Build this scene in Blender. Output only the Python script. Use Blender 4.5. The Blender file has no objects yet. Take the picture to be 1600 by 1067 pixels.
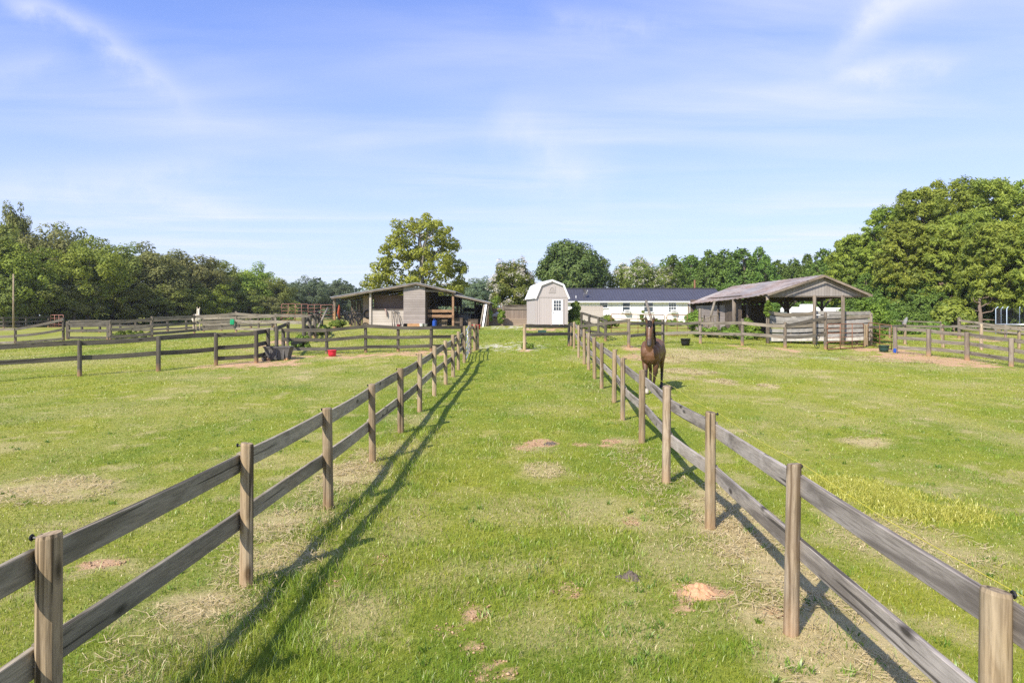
import bpy, bmesh, math, random
import numpy as np
from mathutils import Vector, Matrix, Euler

random.seed(7)
RNG = np.random.default_rng(11)
SC = bpy.context.scene
COL = SC.collection
F = 1067.0            # focal length in photo pixels
CX, HY = 800.0, 492.0  # principal column, horizon row
CZ = 2.4              # camera height

# ------------------------------------------------------------------ terrain
_gy = np.array([-50, 0, 9, 12, 18.2, 30, 52, 80, 110, 200, 900.])
_gz = np.array([0, 0, 0, .06, .24, .65, 1.42, 1.78, 1.95, 2.1, 2.2])
def ground(x, y):
    x = np.asarray(x, float); y = np.asarray(y, float)
    z = (np.interp(y - 1.2, _gy, _gz) + np.interp(y, _gy, _gz) * 2 + np.interp(y + 1.2, _gy, _gz)) / 4
    w = np.clip((y - 8) / 14, 0, 1)
    xx = np.where(x > 0, np.minimum(x, 24), np.maximum(x, -36))
    z = z - .0007 * xx * xx * w
    z = z + .018 * np.sin(x * 1.1 + .5 * y) * np.sin(y * .9 - .4 * x) + .012 * np.sin(2.3 * x + 1) * np.sin(1.9 * y)
    return z
def gz(x, y): return float(ground(x, y))
def at(px, py):
    """Where the sight line of a photo pixel meets the ground."""
    dx, dz = (px - CX) / F, -(py - HY) / F
    lo, hi = 1.0, 1.0
    while hi < 400 and CZ + dz * hi > gz(dx * hi, hi): lo, hi = hi, hi * 1.05
    for _ in range(30):
        m = (lo + hi) / 2
        if CZ + dz * m > gz(dx * m, m): lo = m
        else: hi = m
    return Vector((dx * lo, lo, gz(dx * lo, lo)))
def atd(px, d):
    x = (px - CX) * d / F
    return Vector((x, d, gz(x, d)))
def zat(py, d): return CZ - (py - HY) * d / F
def xat(px, d): return (px - CX) * d / F

# ------------------------------------------------------------------ numpy noise
def _hash(ix, iy, s):
    h = (ix.astype(np.int64) * 374761393 + iy.astype(np.int64) * 668265263 + s * 1274126177) & 0xffffffff
    h = ((h ^ (h >> 13)) * 1274126177) & 0xffffffff
    return ((h ^ (h >> 16)) & 0xffff) / 65535.0
def vnoise(x, y, s=0):
    ix, iy = np.floor(x), np.floor(y)
    fx, fy = x - ix, y - iy
    fx, fy = fx * fx * (3 - 2 * fx), fy * fy * (3 - 2 * fy)
    a, b = _hash(ix, iy, s), _hash(ix + 1, iy, s)
    c, d = _hash(ix, iy + 1, s), _hash(ix + 1, iy + 1, s)
    return (a * (1 - fx) + b * fx) * (1 - fy) + (c * (1 - fx) + d * fx) * fy
def fbm(x, y, s=0, o=4):
    t, a, n = 0, 1.0, 0
    for k in range(o):
        t = t + a * vnoise(x * 2 ** k, y * 2 ** k, s + k * 17); n += a; a *= .55
    return t / n
def sstep(a, b, v):
    t = np.clip((v - a) / (b - a), 0, 1); return t * t * (3 - 2 * t)

# ------------------------------------------------------------------ pasture masks (dry straw, bare clay, pale gravel)
def spot(px, py, rx, ry, k=1.0):
    c = at(px, py); a, b = at(px, py - ry), at(px, py + ry)
    return (c.x, c.y, rx * c.y / F, max(.12, (a.y - b.y) / 2), k)
DRY = [spot(*s) for s in [
    (70, 765, 100, 22, .9), (15, 700, 40, 12, .6), (340, 945, 80, 26, .9), (545, 742, 45, 20, .9), (445, 815, 60, 25, .8),
    (430, 870, 70, 30, .7), (300, 990, 90, 30, .5), (130, 820, 90, 18, .5), (420, 720, 70, 14, .45), (640, 655, 30, 9, .6),
    (1190, 870, 62, 80, 1.1), (1290, 1000, 110, 90, 1.1), (1150, 800, 40, 45, .9), (1100, 790, 32, 14, .9), (1400, 850, 110, 45, .7),
    (1350, 690, 34, 7, .9), (1060, 548, 30, 5, .9), (1100, 556, 70, 8, 1.), (1180, 552, 60, 6, .8), (1030, 560, 40, 8, .9), (1240, 548, 40, 5, .6),
    (1070, 580, 42, 5, 1.), (1125, 596, 22, 4, 1.1), (1060, 590, 25, 4, .7), (1200, 603, 14, 3, 1.1), (1250, 580, 60, 5, .5),
    (1390, 562, 70, 4, .7), (1480, 575, 70, 5, .5), (1130, 620, 40, 5, .4), (1330, 610, 60, 6, .4), (1500, 600, 60, 6, .4),
    (850, 735, 30, 12, .7), (975, 690, 20, 6, .7), (960, 697, 22, 6, .6), (830, 700, 40, 8, .5), (930, 800, 60, 30, .5), (620, 700, 40, 14, .5),
    (985, 815, 60, 20, .6), (900, 560, 20, 5, .5), (640, 820, 40, 30, .4), (1080, 870, 100, 40, .5), (560, 960, 60, 40, .55), (820, 800, 70, 20, .35),
    (420, 548, 60, 4, .7), (330, 512, 110, 2, .7), (540, 560, 60, 4, .5), (100, 568, 120, 7, .45), (300, 590, 90, 6, .4), (560, 600, 110, 8, .3), (180, 640, 140, 14, .3),
    (840, 970, 70, 40, .35), (700, 900, 60, 30, .3), (1000, 980, 60, 40, .4), (170, 880, 50, 12, .6), (860, 640, 60, 10, .3), (1320, 660, 120, 10, .3)]]
CLAY = [spot(*s) for s in [
    (1088, 923, 40, 13, 1.2), (165, 880, 34, 8, .8), (410, 568, 70, 6, 1.2), (440, 560, 45, 6, 1.1), (345, 572, 40, 3, .9), (350, 590, 26, 2, .5),
    (742, 955, 24, 14, .75), (886, 920, 24, 13, .7), (985, 815, 12, 7, 1.), (588, 882, 16, 16, .9), (1066, 950, 26, 9, .6), (1210, 955, 20, 9, .6),
    (1440, 560, 70, 7, 1.3), (1375, 548, 52, 5, 1.2), (1500, 568, 50, 6, 1.), (620, 553, 90, 3, .9), (680, 549, 60, 3, .8), (545, 558, 60, 3, .7),
    (1160, 544, 14, 4, .8), (1228, 546, 14, 4, .8), (982, 543, 14, 4, .9), (819, 546, 12, 4, .9), (945, 695, 12, 4, .8), (958, 690, 16, 4, .7),
    (770, 1050, 36, 18, .75), (740, 1010, 20, 10, .55), (540, 495, 110, 2, .6), (1540, 530, 60, 4, .7), (850, 515, 30, 3, .7), (845, 693, 26, 6, .7),
    (905, 695, 16, 4, .6), (440, 535, 24, 8, 1.), (1000, 560, 40, 5, .7), (700, 985, 30, 10, .5), (520, 905, 18, 10, .6), (820, 700, 18, 5, .6)]]
PALE = [spot(*s) for s in [(800, 541, 42, 6, 1.), (765, 543, 22, 4, .9), (800, 511, 38, 2, .8), (1290, 560, 30, 2, .5)]]
def blobs(lst, x, y, seed, edge=.55):
    r = np.zeros_like(x)
    n = fbm(x * 2.6, y * 2.6, seed, 4) - .5
    for (cx, cy, rx, ry, k) in lst:
        sel = (np.abs(x - cx) < 2.2 * rx) & (np.abs(y - cy) < 2.2 * ry)
        if not sel.any(): continue
        q = np.sqrt(((x[sel] - cx) / rx) ** 2 + ((y[sel] - cy) / ry) ** 2) + n[sel] * 1.7
        r[sel] = np.maximum(r[sel], k * (1 - sstep(1 - edge, 1 + edge, q)))
    return r
def masks(x, y):
    dry = blobs(DRY, x, y, 3, .7)
    clay = blobs(CLAY, x, y, 9, .42) * (.35 + .75 * sstep(.36, .6, fbm(x * 3.7, y * 3.7, 19, 4)))
    pale = blobs(PALE, x, y, 21, .5) * (fbm(x * 5, y * 5, 77, 3) > .5)
    strip = np.exp(-((x + 2.55) / .38) ** 2) * sstep(14, 6, y) * .4 + np.exp(-((x - 2.12) / .34) ** 2) * sstep(13, 5, y) * .8
    strip = strip * sstep(.34, .6, fbm(x * 1.6, y * 1.2, 31, 3))
    back = .28 * sstep(.56, .78, fbm(x * .42, y * .3, 55, 4)) + .42 * sstep(.62, .75, fbm(x * 2.1, y * 1.7, 61, 3))
    back = np.clip(back + .16 * sstep(2.6, 5, np.abs(x)) * sstep(.42, .62, fbm(x * .8, y * .5, 58, 4)), 0, 1)
    back = back * np.where(np.abs(x) < 2.1, .55, 1.0)
    dry = np.clip(np.maximum(np.maximum(dry, strip), back), 0, 1)
    return dry, np.clip(clay, 0, 1), np.clip(pale, 0, 1)
def greens(x, y):
    """0 = deep green, 1 = sunburnt yellow green."""
    pad = sstep(2.4, 4.5, np.abs(x)) * .3 + sstep(10, 24, y) * .12
    return np.clip(.45 + pad + 1.5 * (fbm(x * .33, y * .25, 41, 4) - .5) + .9 * (fbm(x * 1.9, y * 1.5, 43, 3) - .5), 0, 1)

# ------------------------------------------------------------------ mesh helpers
def np_mesh(name, V, Fc, attrs=None, smooth=False):
    V = np.ascontiguousarray(V, np.float32); Fc = np.ascontiguousarray(Fc, np.int32)
    me = bpy.data.meshes.new(name)
    me.vertices.add(len(V)); me.vertices.foreach_set('co', V.ravel())
    k = Fc.shape[1]
    me.loops.add(Fc.size); me.loops.foreach_set('vertex_index', Fc.ravel())
    me.polygons.add(len(Fc)); me.polygons.foreach_set('loop_start', np.arange(0, Fc.size, k, dtype=np.int32))
    me.update(calc_edges=True)
    if smooth: me.polygons.foreach_set('use_smooth', np.ones(len(Fc), bool))
    for nm, (typ, data) in (attrs or {}).items():
        a = me.attributes.new(nm, typ, 'POINT')
        a.data.foreach_set('color' if typ == 'FLOAT_COLOR' else 'value', np.ascontiguousarray(data, np.float32).ravel())
    return me
def link(name, me, m=None, parent=None, loc=None):
    o = bpy.data.objects.new(name, me); COL.objects.link(o)
    if m is not None and me is not None:
        if len(me.materials) == 0: me.materials.append(m)
        elif me.materials[0] != m: o.material_slots[0].link = 'OBJECT'; o.material_slots[0].material = m
    if parent is not None: o.parent = parent
    if loc is not None: o.location = loc
    return o
def tag(o, label=None, cat=None, group=None, kind=None):
    if label: o['label'] = label
    if cat: o['category'] = cat
    if group: o['group'] = group
    if kind: o['kind'] = kind
    return o
def thing(name, label, cat, loc=(0, 0, 0), rz=0, group=None):
    o = bpy.data.objects.new(name, None); COL.objects.link(o)
    o.empty_display_size = .2
    o.location = loc; o.rotation_euler = (0, 0, rz)
    return tag(o, label, cat, group)

class MB:
    """Collects shapes into one mesh object."""
    def __init__(s): s.v = []; s.f = []
    def add(s, vs, fs):
        b = len(s.v); s.v += [tuple(v) for v in vs]; s.f += [tuple(i + b for i in f) for f in fs]; return s
    def box(s, c, d, rot=None, bev=0.0):
        x, y, z = d[0] / 2, d[1] / 2, d[2] / 2
        R = Euler(rot).to_matrix() if rot is not None else Matrix.Identity(3)
        c = Vector(c)
        if bev <= 0:
            P = [(-x, -y, -z), (x, -y, -z), (x, y, -z), (-x, y, -z), (-x, -y, z), (x, -y, z), (x, y, z), (-x, y, z)]
            fs = [(3, 2, 1, 0), (4, 5, 6, 7), (0, 1, 5, 4), (1, 2, 6, 5), (2, 3, 7, 6), (3, 0, 4, 7)]
        else:
            b = min(bev, x * .9, y * .9, z * .9)
            P = []; idx = {}
            for sx in (-1, 1):
                for sy in (-1, 1):
                    for sz in (-1, 1):
                        for a in range(3):
                            q = [sx * (x - b), sy * (y - b), sz * (z - b)]; q[a] = (sx * x, sy * y, sz * z)[a]
                            idx[(sx, sy, sz, a)] = len(P); P.append(tuple(q))
            fs = []
            for a in range(3):
                o1, o2 = (a + 1) % 3, (a + 2) % 3
                for sg in (-1, 1):
                    q = []
                    for (u, w) in ((-1, -1), (1, -1), (1, 1), (-1, 1)):
                        t = [0, 0, 0]; t[a] = sg; t[o1] = u; t[o2] = w; q.append(idx[(*t, a)])
                    fs.append(tuple(q if sg > 0 else q[::-1]))
                for u in (-1, 1):
                    for w in (-1, 1):
                        q = []
                        for (e, ax) in ((-1, o1), (1, o1), (1, o2), (-1, o2)):
                            t = [0, 0, 0]; t[a] = e; t[o1] = u; t[o2] = w; q.append(idx[(*t, ax)])
                        fs.append(tuple(q))
            for sx in (-1, 1):
                for sy in (-1, 1):
                    for sz in (-1, 1): fs.append(tuple(idx[(sx, sy, sz, a)] for a in range(3)))
        return s.add([c + R @ Vector(p) for p in P], fs)
    def tube(s, pts, r, n=8, cap=True, sq=1.0):
        pts = [Vector(p) for p in pts]
        rs = r if isinstance(r, (list, tuple)) else [r] * len(pts)
        vs = []; fs = []
        ref = Vector((0, 0, 1)); t0 = (pts[-1] - pts[0]).normalized()
        if abs(t0.z) > .9: ref = Vector((1, 0, 0))
        for i, p in enumerate(pts):
            t = (pts[min(i + 1, len(pts) - 1)] - pts[max(i - 1, 0)]).normalized()
            u = t.cross(ref)
            if u.length < 1e-4: u = t.cross(Vector((0, 1, 0)))
            u.normalize(); w = u.cross(t).normalized()
            for k in range(n):
                a = 2 * math.pi * k / n
                vs.append(p + u * math.cos(a) * rs[i] + w * math.sin(a) * rs[i] * sq)
        for i in range(len(pts) - 1):
            for k in range(n):
                a, b = i * n + k, i * n + (k + 1) % n
                fs.append((a, b, b + n, a + n))
        if cap:
            fs.append(tuple(range(n))); fs.append(tuple((len(pts) - 1) * n + k for k in range(n))[::-1])
        return s.add(vs, fs)
    def lathe(s, c, prof, n=20, sx=1, sy=1):
        c = Vector(c); vs = []; fs = []
        for (r, z) in prof:
            for k in range(n):
                a = 2 * math.pi * k / n
                vs.append(c + Vector((r * math.cos(a) * sx, r * math.sin(a) * sy, z)))
        for i in range(len(prof) - 1):
            for k in range(n):
                a, b = i * n + k, i * n + (k + 1) % n
                fs.append((a, b, b + n, a + n))
        return s.add(vs, fs)
    def ring(s, c, R, r, ax='Y', n=14, m=6):
        pts = []
        c = Vector(c); vs = []; fs = []
        for i in range(n):
            a = 2 * math.pi * i / n
            for k in range(m):
                b = 2 * math.pi * k / m
                q = (R + r * math.cos(b))
                p = (q * math.cos(a), r * math.sin(b), q * math.sin(a)) if ax == 'Y' else ((r * math.sin(b), q * math.cos(a), q * math.sin(a)) if ax == 'X' else (q * math.cos(a), q * math.sin(a), r * math.sin(b)))
                vs.append(c + Vector(p))
        for i in range(n):
            for k in range(m):
                fs.append((i * m + k, i * m + (k + 1) % m, ((i + 1) % n) * m + (k + 1) % m, ((i + 1) % n) * m + k))
        return s.add(vs, fs)
    def prism(s, poly, p0, du, dv, dn):
        """Polygon (u,v) swept along dn."""
        p0, du, dv, dn = Vector(p0), Vector(du), Vector(dv), Vector(dn)
        a = [p0 + du * u + dv * v for u, v in poly]; n = len(a)
        vs = a + [p + dn for p in a]
        fs = [tuple(range(n)), tuple(range(n, 2 * n))[::-1]] + [((k + 1) % n, k, n + k, n + (k + 1) % n) for k in range(n)]
        return s.add(vs, fs)
    def quad(s, a, b, c, d, t):
        """A sheet with real thickness t (along its normal)."""
        a, b, c, d = map(Vector, (a, b, c, d)); n = (b - a).cross(d - a).normalized() * t
        return s.add([a, b, c, d, a + n, b + n, c + n, d + n], [(3, 2, 1, 0), (4, 5, 6, 7), (0, 1, 5, 4), (1, 2, 6, 5), (2, 3, 7, 6), (3, 0, 4, 7)])
    def build(s, name, m, parent=None, world=True, smooth=False, fixn=True):
        """world=True: the vertices are world positions (an unrotated parent is subtracted)."""
        off = Vector((0, 0, 0))
        if parent is not None and world:
            off = parent.location.copy()
            if parent.parent is not None: off += parent.parent.location
        me = bpy.data.meshes.new(name)
        me.from_pydata([tuple(Vector(v) - off) for v in s.v], [], s.f)
        if fixn:
            bm = bmesh.new(); bm.from_mesh(me); bmesh.ops.recalc_face_normals(bm, faces=bm.faces); bm.to_mesh(me); bm.free()
        if smooth:
            for p in me.polygons: p.use_smooth = True
        me.update()
        return link(name, me, m, parent)

# ------------------------------------------------------------------ materials
MATS = {}
class NT:
    def __init__(s, name):
        s.m = bpy.data.materials.new(name); s.m.use_nodes = True; s.t = s.m.node_tree; s.t.nodes.clear(); MATS[name] = s.m
        s.out = s.n('ShaderNodeOutputMaterial')
    def n(s, t, **k):
        x = s.t.nodes.new(t)
        for a, b in k.items():
            if hasattr(x, a) and a not in ('Scale',): setattr(x, a, b)
        return x
    def l(s, a, b): s.t.links.new(a, b)
    def coord(s, kind='Object', scale=(1, 1, 1), rnd=False):
        c = s.n('ShaderNodeTexCoord'); mp = s.n('ShaderNodeMapping'); mp.inputs['Scale'].default_value = scale
        if kind == 'World':
            g = s.n('ShaderNodeNewGeometry'); s.l(g.outputs['Position'], mp.inputs[0])
        else: s.l(c.outputs[kind], mp.inputs[0])
        if rnd:
            oi = s.n('ShaderNodeObjectInfo'); mu = s.n('ShaderNodeMath', operation='MULTIPLY'); mu.inputs[1].default_value = 37.0
            s.l(oi.outputs['Random'], mu.inputs[0]); s.l(mu.outputs[0], mp.inputs['Location'])
        return mp.outputs[0]
    def noise(s, vec, scale, detail=4, rough=.6, dist=0.0):
        x = s.n('ShaderNodeTexNoise'); x.inputs['Scale'].default_value = scale; x.inputs['Detail'].default_value = detail
        x.inputs['Roughness'].default_value = rough; x.inputs['Distortion'].default_value = dist
        s.l(vec, x.inputs['Vector']); return x.outputs['Fac']
    def ramp(s, fac, stops):
        x = s.n('ShaderNodeValToRGB'); e = x.color_ramp.elements
        while len(e) < len(stops): e.new(.5)
        for i, (p, c) in enumerate(stops):
            e[i].position = p; e[i].color = (*c, 1) if len(c) == 3 else c
        s.l(fac, x.inputs[0]); return x.outputs[0]
    def mix(s, fac, a, b, mode='MIX'):
        x = s.n('ShaderNodeMix'); x.data_type = 'RGBA'; x.blend_type = mode
        for v, i in ((fac, 0), (a, 6), (b, 7)):
            if isinstance(v, (int, float)): x.inputs[i].default_value = v
            elif isinstance(v, tuple): x.inputs[i].default_value = (*v, 1)
            else: s.l(v, x.inputs[i])
        return x.outputs[2]
    def math(s, op, a, b=0.0, clamp=False):
        x = s.n('ShaderNodeMath', operation=op); x.use_clamp = clamp
        for v, i in ((a, 0), (b, 1)):
            if isinstance(v, (int, float)): x.inputs[i].default_value = v
            else: s.l(v, x.inputs[i])
        return x.outputs[0]
    def rand(s): return s.n('ShaderNodeObjectInfo').outputs['Random']
    def attr(s, nm, out='Color'):
        x = s.n('ShaderNodeAttribute'); x.attribute_name = nm; return x.outputs[out]
    def bump(s, h, strength=.3, dist=.01):
        b = s.n('ShaderNodeBump'); b.inputs['Strength'].default_value = strength; b.inputs['Distance'].default_value = dist
        s.l(h, b.inputs['Height']); return b.outputs[0]
    def bsdf(s, col, rough=.8, normal=None, metal=0, spec=.3):
        p = s.n('ShaderNodeBsdfPrincipled')
        if isinstance(col, tuple): p.inputs['Base Color'].default_value = (*col, 1)
        else: s.l(col, p.inputs['Base Color'])
        if isinstance(rough, (int, float)): p.inputs['Roughness'].default_value = rough
        else: s.l(rough, p.inputs['Roughness'])
        p.inputs['Metallic'].default_value = metal; p.inputs['Specular IOR Level'].default_value = spec
        if normal is not None: s.l(normal, p.inputs['Normal'])
        s.l(p.outputs[0], s.out.inputs[0]); return p

def wood(name, grey, tan, dark, along='X', warm=.4, base_red=0.0, lichen=0.0, grain=1.0):
    t = NT(name)
    sc = (.55, 9, 9) if along == 'X' else (9, 9, .55)
    v = t.coord('Object', sc, True)
    fine = t.noise(v, 9, 5, .65, .4)
    broad = t.noise(t.coord('Object', (.5, 2, 2) if along == 'X' else (2, 2, .6), True), 1.6, 3, .5)
    w = t.n('ShaderNodeTexWave'); w.wave_type = 'BANDS'; w.bands_direction = 'Y' if along == 'X' else 'X'
    w.inputs['Scale'].default_value = 1.9; w.inputs['Distortion'].default_value = 9.0; w.inputs['Detail'].default_value = 2.5
    w.inputs['Detail Scale'].default_value = .7
    # grain that swings round knots: bands over a warped cross coordinate
    v2 = t.coord('Object', (.45, 3.2, 3.2) if along == 'X' else (3.2, 3.2, .45), True); t.l(v2, w.inputs['Vector'])
    col = t.mix(t.math('ADD', t.math('MULTIPLY', broad, 1.3), warm - .65, True), grey, tan)
    col = t.mix(t.math('MULTIPLY', t.ramp(w.outputs['Fac'], [(0, (0, 0, 0)), (.55, (.2, .2, .2)), (1, (1, 1, 1))]), .62 * grain), col, dark)
    col = t.mix(t.ramp(fine, [(.38, (1, 1, 1)), (.56, (0, 0, 0))]), col, t.mix(.62, col, dark))
    col = t.mix(t.math('MULTIPLY', t.ramp(t.noise(t.coord('Object', (.8, 2.5, 2.5) if along == 'X' else (2.5, 2.5, .8), True), 2.2, 4, .6, .6), [(.5, (0, 0, 0)), (.68, (1, 1, 1))]), .4), col, tuple(min(1, c * 1.5) for c in grey))
    k = t.n('ShaderNodeTexVoronoi'); k.inputs['Scale'].default_value = 1.0; k.feature = 'F1'
    t.l(t.coord('Object', (1.7, 4.5, 4.5) if along == 'X' else (4.5, 4.5, 1.7), True), k.inputs['Vector'])
    col = t.mix(t.ramp(k.outputs['Distance'], [(.07, (1, 1, 1)), (.17, (0, 0, 0))]), col, tuple(c * .45 for c in dark))
    crk = t.noise(t.coord('Object', (.3, 16, 16) if along == 'X' else (16, 16, .3), True), 1.3, 2, .4)
    col = t.mix(t.ramp(crk, [(.635, (0, 0, 0)), (.66, (.85, .85, .85))]), col, tuple(c * .35 for c in dark))
    val = t.math('ADD', t.math('MULTIPLY', t.rand(), .42), .79)
    hs = t.n('ShaderNodeHueSaturation'); t.l(val, hs.inputs['Value']); t.l(col, hs.inputs['Color']); col = hs.outputs[0]
    if base_red or lichen:
        sep = t.n('ShaderNodeSeparateXYZ'); tc = t.n('ShaderNodeTexCoord'); t.l(tc.outputs['Object'], sep.inputs[0])
        nz = t.noise(t.coord('Object', (6, 6, 6), True), 1.0, 3)
        if base_red:
            fac = t.math('MULTIPLY', t.ramp(t.math('ADD', sep.outputs[2], t.math('MULTIPLY', nz, .25)), [(.12, (1, 1, 1)), (.42, (0, 0, 0))]), base_red)
            col = t.mix(fac, col, (.44, .25, .11))
        if lichen:
            fac = t.math('MULTIPLY', t.ramp(t.math('ADD', sep.outputs[2], t.math('MULTIPLY', nz, .7)), [(1.15, (0, 0, 0)), (1.5, (1, 1, 1))]), t.math('MULTIPLY', t.math('GREATER_THAN', t.rand(), .45), lichen))
            col = t.mix(fac, col, (.23, .22, .08))
    t.bsdf(col, .85, t.bump(fine, .5, .004), spec=.25)
    return t.m

def plain(name, col, rough=.6, metal=0, spec=.3, var=.12, scale=6, bump=0.0):
    t = NT(name)
    nz = t.noise(t.coord('Object', (1, 1, 1), True), scale, 5, .65)
    c = t.mix(t.ramp(nz, [(.3, (0, 0, 0)), (.7, (1, 1, 1))]), tuple(x * (1 - var) for x in col), tuple(min(1, x * (1 + var)) for x in col))
    t.bsdf(c, rough, t.bump(nz, bump, .01) if bump else None, metal, spec)
    return t.m

def boards(name, c1, c2, step, axis='Z', dark=.35, rough=.85, off=0.0, warp=1.0):
    """Boards or ribs: one surface pattern, joints dark, every board its own tone."""
    t = NT(name)
    tc = t.n('ShaderNodeTexCoord'); sep = t.n('ShaderNodeSeparateXYZ'); t.l(tc.outputs['Object'], sep.inputs[0])
    a = sep.outputs['XYZ'.index(axis)]
    q = t.math('DIVIDE', t.math('ADD', a, 50.0 + off), step)
    fr = t.math('FRACT', q); fl = t.math('FLOOR', q)
    wn = t.n('ShaderNodeTexWhiteNoise'); wn.noise_dimensions = '1D'; t.l(fl, wn.inputs['W'])
    st = {'X': (8, 8, .6), 'Y': (8, 8, .6), 'Z': (.6, .6, 8)}[axis]
    g = t.noise(t.coord('Object', st), 3, 5, .65, .3)
    big = t.noise(t.coord('Object', (1, 1, 1)), .9, 4, .6)
    fac = t.math('ADD', t.math('MULTIPLY', g, .8), t.math('ADD', t.math('MULTIPLY', wn.outputs['Value'], .5), t.math('SUBTRACT', big, .95)), True)
    col = t.mix(fac, c1, c2)
    j = t.ramp(fr, [(0, (1, 1, 1)), (.05, (0, 0, 0)), (.95, (0, 0, 0)), (1, (1, 1, 1))])
    col = t.mix(j, col, tuple(x * dark for x in c1))
    t.bsdf(col, rough, t.bump(t.math('SUBTRACT', g, j), .5, .01), spec=.2)
    return t.m

def foliage(name, dark, lite, tip=None, trans=.3, gloss=.04):
    t = NT(name)
    tint = t.attr('tint', 'Fac')
    nz = t.noise(t.coord('World'), .35, 3)
    f = t.math('ADD', t.math('MULTIPLY', tint, .85), t.math('MULTIPLY', t.math('SUBTRACT', nz, .5), .5), True)
    col = t.mix(f, dark, lite)
    if tip: col = t.mix(t.ramp(tint, [(.82, (0, 0, 0)), (.95, (1, 1, 1))]), col, tip)
    hs = t.n('ShaderNodeHueSaturation'); t.l(t.math('ADD', t.math('MULTIPLY', t.rand(), .4), .8), hs.inputs['Value'])
    t.l(t.math('ADD', t.math('MULTIPLY', t.rand(), .03), .485), hs.inputs['Hue']); t.l(col, hs.inputs['Color'])
    col = hs.outputs[0]
    d = t.n('ShaderNodeBsdfDiffuse'); t.l(col, d.inputs[0])
    tr = t.n('ShaderNodeBsdfTranslucent'); t.l(t.mix(.5, col, lite), tr.inputs[0])
    mx = t.n('ShaderNodeMixShader'); mx.inputs[0].default_value = trans; t.l(d.outputs[0], mx.inputs[1]); t.l(tr.outputs[0], mx.inputs[2])
    g = t.n('ShaderNodeBsdfGlossy'); g.inputs['Roughness'].default_value = .55; g.inputs[0].default_value = (.4, .45, .35, 1)
    m2 = t.n('ShaderNodeMixShader'); m2.inputs[0].default_value = gloss; t.l(mx.outputs[0], m2.inputs[1]); t.l(g.outputs[0], m2.inputs[2])
    t.l(m2.outputs[0], t.out.inputs[0])
    return t.m

M_POST = wood('post_wood', (.36, .295, .2), (.40, .275, .145), (.16, .115, .065), 'Z', .4, .25, .8)
M_POST_PALE = wood('pale_post_wood', (.42, .36, .275), (.42, .295, .165), (.16, .11, .065), 'Z', .45, .35, .35, 1.5)
M_RAIL = wood('rail_wood', (.34, .305, .235), (.39, .31, .2), (.15, .13, .09), 'X', .4)
M_RAIL_GREY = wood('grey_rail_wood', (.36, .325, .285), (.36, .295, .22), (.14, .12, .1), 'X', .3, grain=1.3)
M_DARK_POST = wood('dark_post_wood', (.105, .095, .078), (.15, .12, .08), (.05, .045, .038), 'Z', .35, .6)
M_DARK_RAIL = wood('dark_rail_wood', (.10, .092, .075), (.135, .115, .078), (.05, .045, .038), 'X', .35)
M_OLD_POST = wood('old_post_wood', (.24, .21, .17), (.27, .2, .13), (.11, .09, .07), 'Z', .4, .7)
M_OLD_RAIL = wood('old_rail_wood', (.25, .225, .18), (.26, .21, .145), (.115, .1, .075), 'X', .35)
M_BLACK = plain('black_plastic', (.018, .018, .02), .45, var=.3)
M_STEEL = plain('galvanised_steel', (.5, .51, .52), .4, .6, var=.15)
M_RUST = plain('rusty_pipe', (.26, .13, .075), .75, .1, var=.35, scale=14)
M_REDPIPE = plain('faded_red_pipe', (.30, .14, .11), .65, .1, var=.3, scale=10)
M_YELLOW = plain('yellow_wire', (.5, .45, .05), .5)
M_WHITE = plain('white_paint', (.8, .8, .79), .5, var=.03)
M_WHITEWALL = boards('white_wall_board', (.74, .72, .68), (.8, .79, .76), 1.22, 'X', .72, .6)
M_TAUPE = boards('taupe_siding', (.45, .41, .385), (.48, .44, .415), .2, 'X', .82, .65)
M_TAUPE_TRIM = plain('taupe_trim', (.42, .38, .355), .6, var=.04)
M_ROOFWHITE = plain('white_metal_roof', (.78, .79, .8), .35, .1, var=.03)
M_DARKROOF = plain('dark_metal_roof', (.085, .083, .10), .38, .25, spec=.5, var=.12, scale=1.2)
M_GLASS = plain('window_glass', (.05, .065, .08), .08, 0, .8, var=.3, scale=2)
M_GREYBOARD = boards('grey_barn_boards', (.26, .225, .205), (.45, .4, .375), .2, 'Z', .4)
M_PALEBOARD = boards('pale_barn_boards', (.42, .37, .32), (.6, .54, .48), .22, 'Z', .55)
M_BROWNBOARD = boards('brown_barn_boards', (.2, .135, .09), (.31, .215, .15), .22, 'Z', .5)
M_PLY = plain('plywood', (.36, .28, .2), .8, var=.22, scale=2.5, bump=.2)
M_BEAM = wood('beam_wood', (.24, .21, .175), (.3, .22, .14), (.1, .08, .06), 'X', .45)
M_BEAM_TAN = wood('tan_beam_wood', (.34, .22, .13), (.36, .2, .11), (.15, .09, .05), 'X', .5)
M_GABLE = boards('gable_boards', (.25, .225, .205), (.4, .37, .345), .16, 'X', .45)
M_TIN = plain('old_tin', (.36, .36, .35), .5, .3, var=.3, scale=2.5)
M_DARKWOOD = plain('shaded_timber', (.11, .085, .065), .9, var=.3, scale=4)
M_PICKET = boards('picket_boards', (.2, .165, .13), (.34, .285, .225), .15, 'X', .3)
M_BLOCK = boards('retaining_block', (.26, .2, .15), (.38, .3, .23), .25, 'Z', .6, .95)
M_CLAYBLOCK = plain('clay_block', (.42, .24, .12), .9, var=.25, scale=5)
M_REDPLASTIC = plain('red_plastic', (.62, .03, .055), .4, var=.1)
M_GREENPLASTIC = plain('green_plastic', (.02, .34, .15), .4, var=.15)
M_BLUE = plain('blue_plastic', (.02, .075, .36), .4, var=.15)
M_GREYPLASTIC = plain('grey_plastic', (.10, .095, .09), .6, var=.25)
M_TEAL = plain('dark_green_plastic', (.03, .07, .055), .5, var=.2)
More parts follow.
